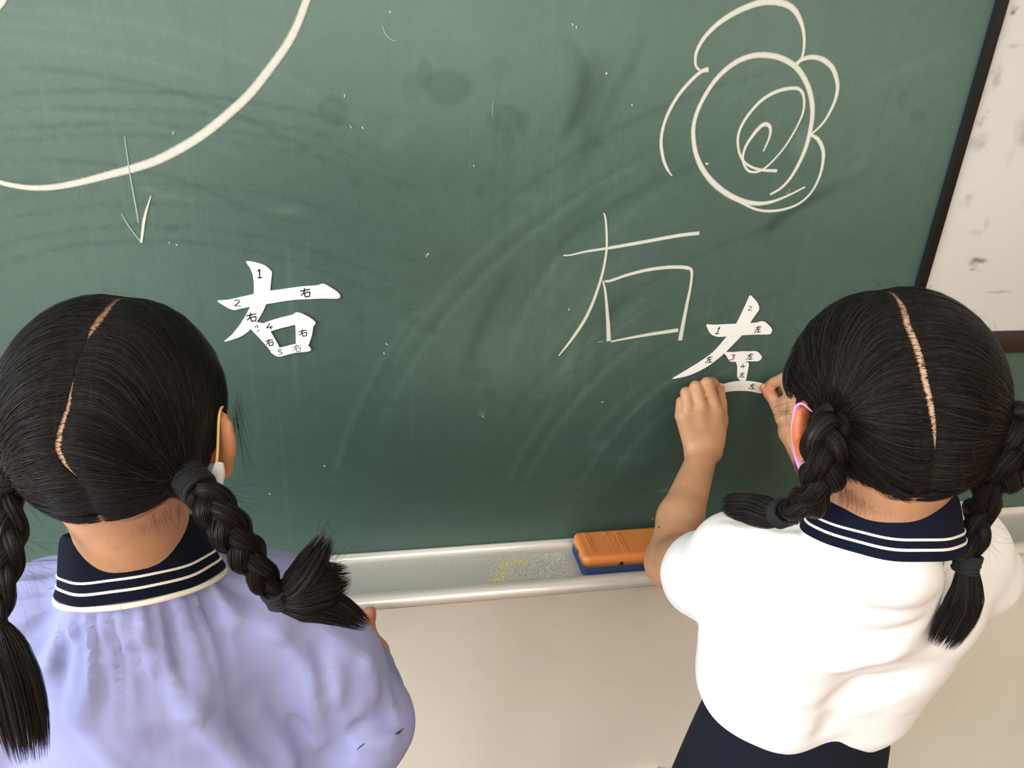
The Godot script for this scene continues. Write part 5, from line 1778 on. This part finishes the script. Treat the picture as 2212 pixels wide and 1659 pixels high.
	for b in [[Vector3(-0.1876, 0.9865, 0.407), Vector3(-0.181, 0.9674, 0.4133), .008, .006], [Vector3(-0.181, 0.9674, 0.4133), Vector3(-0.1707, 0.9843, 0.4067), .008, .005], [Vector3(-0.1799, 0.9808, 0.4096), Vector3(-0.1789, 0.9714, 0.4126), .006, -.005],
			[Vector3(-0.1708, 0.9809, 0.4082), Vector3(-0.1637, 0.947, 0.4173), .008, .008], [Vector3(-0.1637, 0.947, 0.4173), Vector3(-0.138, 0.9022, 0.432), .010, .008], [Vector3(-0.138, 0.9022, 0.432), Vector3(-0.1056, 0.82, 0.423), .012, .008], [Vector3(-0.1773, 0.9462, 0.4197), Vector3(-0.1675, 0.9315, 0.4264), .010, -.005],
			[Vector3(-0.2106, 0.9823, 0.4021), Vector3(-0.2088, 0.9491, 0.4135), .008, .006], [Vector3(-0.2088, 0.9491, 0.4135), Vector3(-0.2179, 0.9186, 0.4265), .010, .006], [Vector3(-0.197, 0.9658, 0.412), Vector3(-0.2019, 0.9273, 0.4274), .010, -.005], [Vector3(-0.2253, 0.9804, 0.3926), Vector3(-0.2494, 0.9369, 0.4008), .009, .006], [Vector3(-0.2332, 0.9596, 0.3955), Vector3(-0.242, 0.9247, 0.4098), .010, -.004],
			[Vector3(-0.144, 0.9853, 0.3919), Vector3(-0.1353, 0.9501, 0.4034), .008, .006], [Vector3(-0.1353, 0.9501, 0.4034), Vector3(-0.1274, 0.9174, 0.4181), .009, .005], [Vector3(-0.1504, 0.9789, 0.4005), Vector3(-0.1454, 0.9443, 0.4119), .008, -.004],
			[Vector3(-0.1332, 0.9885, 0.3767), Vector3(-0.1248, 0.9654, 0.3884), .007, -.006], [Vector3(-0.1301, 0.9873, 0.3739), Vector3(-0.1091, 0.9594, 0.3837), .009, .007], [Vector3(-0.1091, 0.9594, 0.3837), Vector3(-0.0721, 0.9384, 0.3892), .012, .006], [Vector3(-0.1022, 0.9442, 0.3905), Vector3(-0.0691, 0.9244, 0.3904), .010, -.004], [Vector3(-0.0721, 0.9384, 0.3892), Vector3(-0.0488, 0.8974, 0.3932), .010, .007],
			[Vector3(-0.0389, 0.9153, 0.3849), Vector3(-0.0335, 0.876, 0.4017), .006, -.007], [Vector3(-0.0335, 0.876, 0.4017), Vector3(-0.0245, 0.7877, 0.3987), .007, -.007], [Vector3(-0.0465, 0.8848, 0.3975), Vector3(-0.0432, 0.8043, 0.389), .010, .006],
			[Vector3(-0.222, 0.905, 0.4323), Vector3(-0.2044, 0.843, 0.4275), .014, .006], [Vector3(-0.1677, 0.925, 0.4298), Vector3(-0.161, 0.8809, 0.4383), .022, -.006], [Vector3(-0.1038, 0.9039, 0.4083), Vector3(-0.0787, 0.8242, 0.4062), .022, -.006], [Vector3(-0.1228, 0.8809, 0.4246), Vector3(-0.0943, 0.8151, 0.4207), .010, .005],
			[Vector3(-0.0354, 0.7858, 0.3955), Vector3(-0.0042, 0.8201, 0.3949), .010, -.006], [Vector3(-0.0042, 0.8201, 0.3949), Vector3(0.0266, 0.8133, 0.3822), .008, -.006], [Vector3(-0.0336, 0.9304, 0.3726), Vector3(0.002, 0.8908, 0.3821), .010, .005], [Vector3(-0.0064, 0.892, 0.3879), Vector3(-0.014, 0.848, 0.3998), .012, -.006], [Vector3(0.0064, 0.8907, 0.3768), Vector3(0.0118, 0.8515, 0.3847), .008, .005],
			[Vector3(0.0233, 0.8444, 0.3679), Vector3(0.0292, 0.8163, 0.3769), .008, .005], [Vector3(-0.0133, 0.8039, 0.3982), Vector3(0.026, 0.7965, 0.392), .010, .006], [Vector3(-0.0626, 0.8335, 0.3906), Vector3(-0.0562, 0.791, 0.402), .010, -.005], [Vector3(-0.092, 0.8641, 0.4037), Vector3(-0.0638, 0.8018, 0.4047), .012, .005],
			[Vector3(-0.2672, 0.9686, 0.3796), Vector3(-0.2332, 0.9877, 0.378), .006, .005], [Vector3(-0.2701, 0.9605, 0.3864), Vector3(-0.2371, 0.9808, 0.3807), .006, -.005]]:
		f.bump(b[0], b[1], b[2] * 0.9, b[3] * 0.9)
	var drape := FastNoiseLite.new()
	drape.frequency = 6.0
	drape.fractal_type = FastNoiseLite.FRACTAL_RIDGED
	drape.fractal_octaves = 1
	var gathers := FastNoiseLite.new()
	gathers.frequency = 1.0
	gathers.seed = 4
	var inv := cb.inverse()
	var warp := func(p: Vector3) -> float:
		var q := inv * (p - o)
		var away := Vector2(q.x, q.z).length() + maxf(0.0, -q.y) * 0.6
		var ang := atan2(q.x, q.z)
		var fold := sin(ang * 25.0 + 2.5 * gathers.get_noise_2d(ang * 3.0, 0.0)) * (0.6 + 0.8 * gathers.get_noise_2d(ang * 5.0, 9.0))
		var d := 0.0035 * fold * exp(-pow((away - 0.070) / 0.040, 2.0))
		return d + 0.0030 * drape.get_noise_3d(p.x * 1.3, p.y * 0.8, p.z) * smoothstep(0.08, 0.2, away)
	g = Geo.new()
	nets(g, f, Vector3(-0.50, 0.36, 0.10), Vector3(0.14, 1.06, 0.62), 0.0048, null, 0.008)
	g.smooth()
	for k in g.v.size():
		g.v[k] -= g.n[k] * warp.call(g.v[k])
	g.smooth()
	part("smock", g.mesh(), M.lavender_cotton, t)
	g = Geo.new()
	for q in [[Vector3(-0.0087, 0.7991, 0.4), Vector3(-0.0016, 0.8047, 0.3984)], [Vector3(0.027, 0.8008, 0.3894), Vector3(0.0345, 0.7992, 0.3835)], [Vector3(0.0297, 0.799, 0.3882), Vector3(0.0364, 0.7991, 0.3815)]]:
		tube(g, PackedVector3Array([q[0], (q[0] + q[1]) * 0.5 + Vector3(0, 0.0008, 0.0004), q[1]]), PackedFloat32Array([0.0003, 0.0006, 0.0003]), 6)
	var marks := part("ink_mark", g.mesh(), M.ink, t)
	marks.set_meta("kind", "stuff")
	shoes(t, foot)


# ---------------------------------------------------------------- the girl on the right
func girl_in_polo() -> void:
	var hip := Vector3(0.462, 0.66, 0.365)
	var foot := Vector3(0.45, FLOOR, 0.38)
	var t := thing("person", "girl in white polo shirt and navy skirt, pressing a paper strip on the board", "person", foot)
	var h := Head.new()
	h.x = Transform3D(Basis(Vector3(0.9636, 0.0332, 0.2651), Vector3(0.0516, 0.9505, -0.3065), Vector3(-0.2621, 0.309, 0.9142)), Vector3(0.4152, 1.1771, 0.4454))
	h.parting = PackedVector2Array([Vector2(-75, -9), Vector2(10, -9), Vector2(27, -9.6), Vector2(45, -11.1), Vector2(61, -8.9), Vector2(75, -6.9), Vector2(85, -4.5), Vector2(95, -1.9), Vector2(106, 0.5), Vector2(124, 3.5), Vector2(150, 5)])
	h.gap = PackedVector2Array([Vector2(-75, 0.001), Vector2(18, 0.0014), Vector2(30, 0.0027), Vector2(60, 0.0029), Vector2(85, 0.0025), Vector2(97, 0.0014), Vector2(108, -0.0005), Vector2(150, -0.0008)])
	var neck := Vector3(0.4323, 1.0641, 0.4594)
	var base := Vector3(0.4577, 1.0433, 0.4297)
	var f := Field.new()
	head_field(f, h, 0.0755, 0.035, 0.85)
	f.cap(h.x * Vector3(0, -0.045, 0.015), neck, 0.041, 0.038, 0.02)
	f.cap(neck, neck + Vector3(0, -0.03, 0), 0.038, 0.042, 0.02)
	var g := Geo.new()
	nets(g, f, h.x.origin + Vector3(-0.12, -0.19, -0.14), h.x.origin + Vector3(0.12, 0.11, 0.12), 0.0042)
	f = Field.new()
	f.cap(neck + Vector3(0, -0.02, -0.01), base + Vector3(0, -0.05, -0.02), 0.04, 0.04, 0.03)
	f.cap(base + Vector3(0, -0.05, -0.02), Vector3(0.472, 0.925, 0.365), 0.04, 0.04, 0.03)
	f.cap(Vector3(0.450, 0.915, 0.355), Vector3(0.450, 0.80, 0.350), 0.04, 0.045, 0.03)
	f.cap(Vector3(0.505, 0.915, 0.355), Vector3(0.505, 0.80, 0.352), 0.04, 0.045, 0.03)
	f.cap(Vector3(0.450, 0.80, 0.350), hip + Vector3(-0.035, 0, 0), 0.05, 0.055, 0.03)
	f.cap(Vector3(0.500, 0.80, 0.352), hip + Vector3(0.035, 0, 0), 0.05, 0.055, 0.03)
	f.cap(base + Vector3(-0.060, -0.070, -0.030), base + Vector3(0.060, -0.070, -0.030), 0.022, 0.022, 0.03)
	legs(f, hip, foot)
	nets(g, f, Vector3(0.25, FLOOR - 0.01, 0.20), Vector3(0.70, 1.04, 0.54), 0.010)
	# left arm and hand, seen from its back: fingers curl over to pinch the strip against the thumb
	f = Field.new()
	var sh := Vector3(0.3597, 0.9562, 0.3628)
	f.chain(PackedVector3Array([sh, Vector3(0.3766, 0.8302, 0.205)]), [0.036, 0.0315], 0.01)
	f.chain(PackedVector3Array([Vector3(0.3766, 0.8302, 0.205), Vector3(0.4052, 0.8554, 0.15), Vector3(0.4668, 0.8976, 0.062)]), [0.0315, 0.0282, 0.0190], 0.012)
	f.cap(Vector3(0.4569, 0.898, 0.058), Vector3(0.4374, 0.9474, 0.045), 0.0150, 0.0122, 0.012)
	f.cap(Vector3(0.4803, 0.8967, 0.058), Vector3(0.4799, 0.9518, 0.046), 0.0150, 0.0135, 0.012)
	f.cap(Vector3(0.4665, 0.9147, 0.056), Vector3(0.4566, 0.9585, 0.046), 0.0150, 0.0130, 0.012)
	f.cap(Vector3(0.4847, 0.9126, 0.054), Vector3(0.4929, 0.9383, 0.042), 0.0120, 0.0105, 0.010)
	for d in [[Vector3(0.4325, 0.9471, 0.044), Vector3(0.4358, 0.9625, 0.033), Vector3(0.4478, 0.9548, 0.016), Vector3(0.4578, 0.9459, 0.008), 0.0072],
			[Vector3(0.4405, 0.9603, 0.0455), Vector3(0.4398, 0.9769, 0.034), Vector3(0.4521, 0.9684, 0.015), Vector3(0.4634, 0.9588, 0.008), 0.0078],
			[Vector3(0.4568, 0.9655, 0.046), Vector3(0.4519, 0.9861, 0.035), Vector3(0.4644, 0.9765, 0.015), Vector3(0.4762, 0.9648, 0.008), 0.0082],
			[Vector3(0.4771, 0.9627, 0.045), Vector3(0.4672, 0.9904, 0.035), Vector3(0.484, 0.9823, 0.018), Vector3(0.4971, 0.9719, 0.0095), 0.0085]]:
		var r: float = d[4]
		f.chain(PackedVector3Array([d[0], d[1], d[2], d[3]]), [r * 1.08, r, r * 0.9, r * 0.72], 0.0012)
		f.bump(d[0] + Vector3(0, 0, 0.008), d[0] + Vector3(0, 0.002, 0.008), 0.007, 0.0014)
	f.chain(PackedVector3Array([Vector3(0.4938, 0.9332, 0.042), Vector3(0.4965, 0.9556, 0.03), Vector3(0.4972, 0.9673, 0.019), Vector3(0.4992, 0.9719, 0.0125)]), [0.0108, 0.0078, 0.0070, 0.0052], 0.0022)
	nets(g, f, Vector3(0.33, 0.74, 0.0), Vector3(0.53, 1.03, 0.46), 0.0025)
	# right arm: goes out of sight behind the head, the hand comes back in with thumb and curled fingers on the strip
	f = Field.new()
	f.chain(PackedVector3Array([Vector3(0.5756, 0.9901, 0.41), Vector3(0.6892, 0.8058, 0.2), Vector3(0.6387, 0.8466, 0.125), Vector3(0.5979, 0.9212, 0.06)]), [0.036, 0.031, 0.027, 0.0190], 0.012)
	f.cap(Vector3(0.5934, 0.924, 0.058), Vector3(0.5836, 0.9623, 0.05), 0.0150, 0.0130, 0.010)
	f.cap(Vector3(0.6034, 0.9235, 0.058), Vector3(0.6053, 0.9623, 0.046), 0.0150, 0.0130, 0.010)
	f.chain(PackedVector3Array([Vector3(0.5813, 0.9407, 0.054), Vector3(0.5778, 0.9535, 0.038), Vector3(0.5727, 0.963, 0.022), Vector3(0.5657, 0.9692, 0.0135)]), [0.0115, 0.0092, 0.0082, 0.0062], 0.004)
	for d in [[Vector3(0.5923, 0.97, 0.046), Vector3(0.5811, 0.9929, 0.034), Vector3(0.577, 0.979, 0.018), Vector3(0.572, 0.968, 0.0085), 0.0086],
			[Vector3(0.6014, 0.9657, 0.044), Vector3(0.5962, 0.9848, 0.03), Vector3(0.5955, 0.9684, 0.014), Vector3(0.5928, 0.9577, 0.01), 0.0086],
			[Vector3(0.6108, 0.96, 0.042), Vector3(0.6094, 0.9747, 0.028), Vector3(0.6079, 0.9601, 0.013), Vector3(0.6047, 0.9503, 0.011), 0.0082],
			[Vector3(0.6196, 0.9513, 0.04), Vector3(0.6197, 0.9642, 0.028), Vector3(0.618, 0.9513, 0.014), Vector3(0.6152, 0.9429, 0.012), 0.0076]]:
		var r: float = d[4]
		f.chain(PackedVector3Array([d[0], d[1], d[2], d[3]]), [r * 1.1, r, r * 0.9, r * 0.72], 0.0022)
	nets(g, f, Vector3(0.50, 0.74, 0.0), Vector3(0.80, 1.06, 0.46), 0.0030)
	g.smooth()
	blush(g, h.x * Vector3(-0.078, -0.022, 0.035), 0.034, Color(1.0, 0.50, 0.34))
	blush(g, Vector3(0.5672, 0.9685, 0.018), 0.018, Color(1.0, 0.78, 0.74))
	blush(g, Vector3(0.4993, 0.9719, 0.014), 0.012, Color(1.0, 0.78, 0.74))
	part("body", g.mesh(), M.skin, t)
	for n in [[Vector3(0.4989, 0.9774, 0.0165), 0.15], [Vector3(0.5614, 0.9747, 0.0185), -0.7]]:
		g = Geo.new()
		ball(g, n[0], Vector3(0.0024, 0.0034, 0.0010), Basis(Vector3.BACK, n[1]))
		part("thumbnail", g.mesh(), M.nail, t)
	g = Geo.new()
	ball(g, Vector3(0.3627, 0.8674, 0.181), Vector3(0.0011, 0.0010, 0.0009))
	part("mole", g.mesh(), M.iris, t)
	face_parts(h, t, M.pink_mask)
	# mask strap: a wide pink loop round the ear
	g = Geo.new()
	tube(g, curve(PackedVector3Array([Vector3(0.3355, 1.1809, 0.4739), Vector3(0.3306, 1.1846, 0.471), Vector3(0.3271, 1.1872, 0.4667), Vector3(0.3251, 1.184, 0.4634), Vector3(0.3236, 1.1758, 0.4648), Vector3(0.3235, 1.1665, 0.4659), Vector3(0.3265, 1.1547, 0.4667), Vector3(0.3308, 1.145, 0.4679), Vector3(0.3358, 1.1378, 0.4702), Vector3(0.3398, 1.1342, 0.4729)]), 40), PackedFloat32Array([0.0014, 0.0018, 0.0028, 0.0034, 0.0028, 0.0018, 0.0016, 0.0036, 0.0060, 0.0060]), 8, Color.WHITE, 0.35, Vector3(0.8, 0.2, 0.3))
	part("mask_strap", g.mesh(), M.pink_mask, t)
	# hair
	part("scalp", scalp_line(h, -20.0, 110.0).mesh(), M.scalp, t, "pale scalp showing along the parting")
	part("hair", hair_cap(h, -0.066).mesh(), M.hair, t)
	var tie_l := h.x.affine_inverse() * Vector3(0.3352, 1.1869, 0.488)
	var tie_r := h.x.affine_inverse() * Vector3(0.4787, 1.1788, 0.4946)
	part("hair", hair_side(h, -1.0, tie_l, Vector3(-0.5, -0.4, 0.9), -0.066, 8600, 126.0).mesh(), M.hair, t)
	part("hair", hair_side(h, 1.0, tie_r, Vector3(0.6, -0.4, 0.4), -0.066, 9500, 126.0).mesh(), M.hair, t)
	g = Geo.new()
	loose_hairs(g, h, 260, 0.010)
	var nape := PackedVector3Array()
	for p in [Vector3(0.3559, 1.1303, 0.4931), Vector3(0.3632, 1.127, 0.4952), Vector3(0.3694, 1.1237, 0.4959), Vector3(0.3779, 1.1223, 0.4984), Vector3(0.3865, 1.1221, 0.5003), Vector3(0.3951, 1.1226, 0.502), Vector3(0.4037, 1.1237, 0.5033), Vector3(0.4123, 1.1261, 0.504), Vector3(0.421, 1.1291, 0.5044)]:
		nape.append(p)
	wisps(g, nape, Vector3(0.16, -1, 0.04), 200, 0.015, 0.13, 0.00006)
	wisps(g, PackedVector3Array([Vector3(0.3434, 1.1845, 0.4114), Vector3(0.3464, 1.1723, 0.4124), Vector3(0.3476, 1.1656, 0.4159)]), Vector3(0.1, -1, 0.1), 34, 0.030, 0.13, 0.00006)
	wisps(g, PackedVector3Array([Vector3(0.3453, 1.1601, 0.4295), Vector3(0.3443, 1.1634, 0.4277)]), Vector3(-1, -0.1, 0.1), 12, 0.035, 0.16, 0.00006)
	wisps(g, PackedVector3Array([Vector3(0.4829, 1.0852, 0.4849), Vector3(0.4898, 1.0721, 0.4929), Vector3(0.4856, 1.0551, 0.4946)]), Vector3(-0.5, -0.8, 0), 30, 0.045, 0.4)
	wisps(g, PackedVector3Array([Vector3(0.4977, 1.0831, 0.4835), Vector3(0.5028, 1.0698, 0.4912)]), Vector3(0.7, -0.6, 0), 30, 0.03, 0.5, 0.00006)
	part("loose_hair", g.mesh(), M.hair, t).set_meta("kind", "stuff")
	part("side_lock", tail(PackedVector3Array([Vector3(0.3496, 1.2057, 0.4136), Vector3(0.3426, 1.1921, 0.4188), Vector3(0.3408, 1.1814, 0.4237), Vector3(0.341, 1.1729, 0.4314)]), PackedFloat32Array([0.006, 0.007, 0.006, 0.003]), 150, Vector3(-0.4, 0.2, 0.9), 0.5, 0.35).mesh(), M.hair, t)
	part("side_lock", tail(PackedVector3Array([Vector3(0.3276, 1.1735, 0.4645), Vector3(0.3257, 1.1645, 0.4662), Vector3(0.3278, 1.1536, 0.4698), Vector3(0.3344, 1.1467, 0.4746)]), PackedFloat32Array([0.0012, 0.0018, 0.0014, 0.0008]), 22, Vector3(-0.4, 0.2, 0.9), 0.6, 0.2).mesh(), M.hair, t)
	# left braid, thick at the root, turned outwards on the shoulder
	var way := PackedVector3Array([Vector3(0.3345, 1.1902, 0.4941), Vector3(0.3234, 1.1872, 0.5068), Vector3(0.3182, 1.176, 0.5158), Vector3(0.3216, 1.1589, 0.5159), Vector3(0.326, 1.1358, 0.5077), Vector3(0.3272, 1.1119, 0.4925), Vector3(0.3279, 1.0971, 0.4773)])
	part("braid", braid(way, PackedFloat32Array([0.0125, 0.0155, 0.0160, 0.0158, 0.0150, 0.0130, 0.0095]), 1.5, Vector3(-0.2, 0.4, 0.9), 1.2).mesh(), M.hair, t)
	part("hair_tie", hair_tie(Vector3(0.3274, 1.0935, 0.4721), way[6] - way[5], 0.0108, 0.0125, 4).mesh(), M.hair_band, t)
	part("braid_tail", tail(PackedVector3Array([Vector3(0.327, 1.0923, 0.4703), Vector3(0.3181, 1.0878, 0.4615), Vector3(0.3093, 1.0836, 0.4481), Vector3(0.2997, 1.0764, 0.4325)]), PackedFloat32Array([0.0095, 0.0130, 0.0135, 0.0120, 0.0085]), 420, Vector3(-0.1, 0.5, 0.85), 0.75, 0.12).mesh(), M.hair, t)
	# right braid: bulges out behind the head, hangs straight down the back
	way = PackedVector3Array([Vector3(0.4683, 1.1877, 0.4994), Vector3(0.4712, 1.1872, 0.5093), Vector3(0.4734, 1.1752, 0.5157), Vector3(0.4712, 1.1556, 0.5158), Vector3(0.4784, 1.1276, 0.5028), Vector3(0.4972, 1.0928, 0.4843), Vector3(0.4929, 1.0756, 0.4918), Vector3(0.49, 1.056, 0.4963)])
	part("braid", braid(way, PackedFloat32Array([0.016, 0.019, 0.020, 0.0185, 0.0165, 0.0130, 0.0118, 0.0095]), 1.8, Vector3(-0.2, 0.4, 0.9), 0.4).mesh(), M.hair, t)
	part("hair_tie", hair_tie(Vector3(0.4909, 1.0484, 0.4957), way[7] - way[6], 0.0092, 0.0135, 6).mesh(), M.hair_band, t)
	part("braid_tail", tail(PackedVector3Array([Vector3(0.4909, 1.046, 0.4969), Vector3(0.4928, 1.027, 0.5021), Vector3(0.4942, 1.0029, 0.503), Vector3(0.4906, 0.9643, 0.5008)]), PackedFloat32Array([0.0075, 0.0120, 0.0165, 0.0175, 0.0140]), 520, Vector3(-0.1, 0.4, 0.9), 0.6, 0.14).mesh(), M.hair, t)
	var cb := Basis.from_euler(Vector3(deg_to_rad(-9.0), 0.0, deg_to_rad(-3.0)))
	collar(t, neck + Vector3(0, 0.006, 0), cb, 0.95, 1.7, Vector3(-0.20, 0.0, 0.16))
	# polo shirt, bloused over the skirt
	f = Field.new()
	f.cap(Vector3(0.3597, 0.9667, 0.369), Vector3(0.5647, 0.9915, 0.4069), 0.043, 0.043, 0.03)
	f.cap(Vector3(0.4323, 1.0381, 0.4574), Vector3(0.4577, 0.9683, 0.4297), 0.057, 0.066, 0.03)
	f.cap(Vector3(0.4151, 0.9176, 0.3825), Vector3(0.4397, 0.7995, 0.3609), 0.078, 0.084, 0.03)
	f.cap(Vector3(0.5225, 0.9408, 0.4057), Vector3(0.5211, 0.7863, 0.3736), 0.076, 0.074, 0.03)
	f.cap(Vector3(0.3575, 0.9605, 0.3658), Vector3(0.3555, 0.913, 0.3264), 0.042, 0.043, 0.014)
	f.cap(Vector3(0.3555, 0.913, 0.3264), Vector3(0.3574, 0.8955, 0.3127), 0.043, 0.042, 0.014)
	f.cap(Vector3(0.569, 0.9885, 0.4093), Vector3(0.6028, 0.9486, 0.3965), 0.042, 0.045, 0.016)
	f.cap(Vector3(0.6028, 0.9486, 0.3965), Vector3(0.6415, 0.8981, 0.3617), 0.045, 0.046, 0.016)
	for b in [[Vector3(0.3393, 1.006, 0.3717), Vector3(0.3584, 1.0079, 0.3853), .006, .006], [Vector3(0.3681, 1.0099, 0.3839), Vector3(0.386, 1.0107, 0.4035), .006, .006], [Vector3(0.3482, 1.0044, 0.3886), Vector3(0.3773, 1.0038, 0.4052), .006, -.004], [Vector3(0.3911, 1.015, 0.4008), Vector3(0.3753, 1.044, 0.458), .005, .005],
			[Vector3(0.3399, 0.8902, 0.3725), Vector3(0.3478, 0.9245, 0.4221), .009, -.006], [Vector3(0.3403, 0.9106, 0.4048), Vector3(0.3524, 0.8568, 0.4063), .008, -.004],
			[Vector3(0.4455, 0.8498, 0.4507), Vector3(0.4684, 0.8704, 0.4531), .012, -.006], [Vector3(0.4684, 0.8704, 0.4531), Vector3(0.4967, 0.8912, 0.4685), .012, -.006], [Vector3(0.4484, 0.8246, 0.448), Vector3(0.4502, 0.8023, 0.4456), .010, -.004], [Vector3(0.4317, 0.9156, 0.4698), Vector3(0.4583, 0.9587, 0.4951), .014, .004], [Vector3(0.479, 0.8359, 0.451), Vector3(0.5017, 0.8612, 0.4633), .012, .004],
			[Vector3(0.414, 1.0128, 0.5053), Vector3(0.4673, 1.0148, 0.5019), .010, -.004], [Vector3(0.415, 0.9717, 0.4877), Vector3(0.4603, 0.9892, 0.5014), .010, -.004], [Vector3(0.4674, 1.0622, 0.4956), Vector3(0.5124, 0.9905, 0.4732), .010, -.007], [Vector3(0.5124, 0.9905, 0.4732), Vector3(0.5034, 0.9604, 0.4858), .010, -.005], [Vector3(0.3687, 0.8236, 0.4187), Vector3(0.4169, 0.8144, 0.4459), .010, -.003], [Vector3(0.5412, 1.0135, 0.4471), Vector3(0.5587, 0.9824, 0.4631), .010, -.003]]:
		f.bump(b[0], b[1], b[2], b[3])
	var soft := FastNoiseLite.new()
	soft.frequency = 10.0
	soft.fractal_octaves = 2
	soft.seed = 8
	var warp := func(p: Vector3) -> float: return 0.0028 * soft.get_noise_3d(p.x, p.y * 1.4, p.z)
	g = Geo.new()
	nets(g, f, Vector3(0.24, 0.62, 0.16), Vector3(0.76, 1.10, 0.62), 0.0050, warp, 0.006)
	g.smooth()
	part("polo_shirt", g.mesh(), M.white_jersey, t)
	skirt(t, Vector3(0.473, 0, 0.372), 0.795, 0.34, 0.097, 0.064, 0.72)
	shoes(t, foot)


func _ready() -> void:
	set_up()
	rng.seed = 7
	materials()
	room()
	chalkboard()
	chalk_tray()
	eraser()
	drawings()
	papers()
	girl_in_smock()
	girl_in_polo()
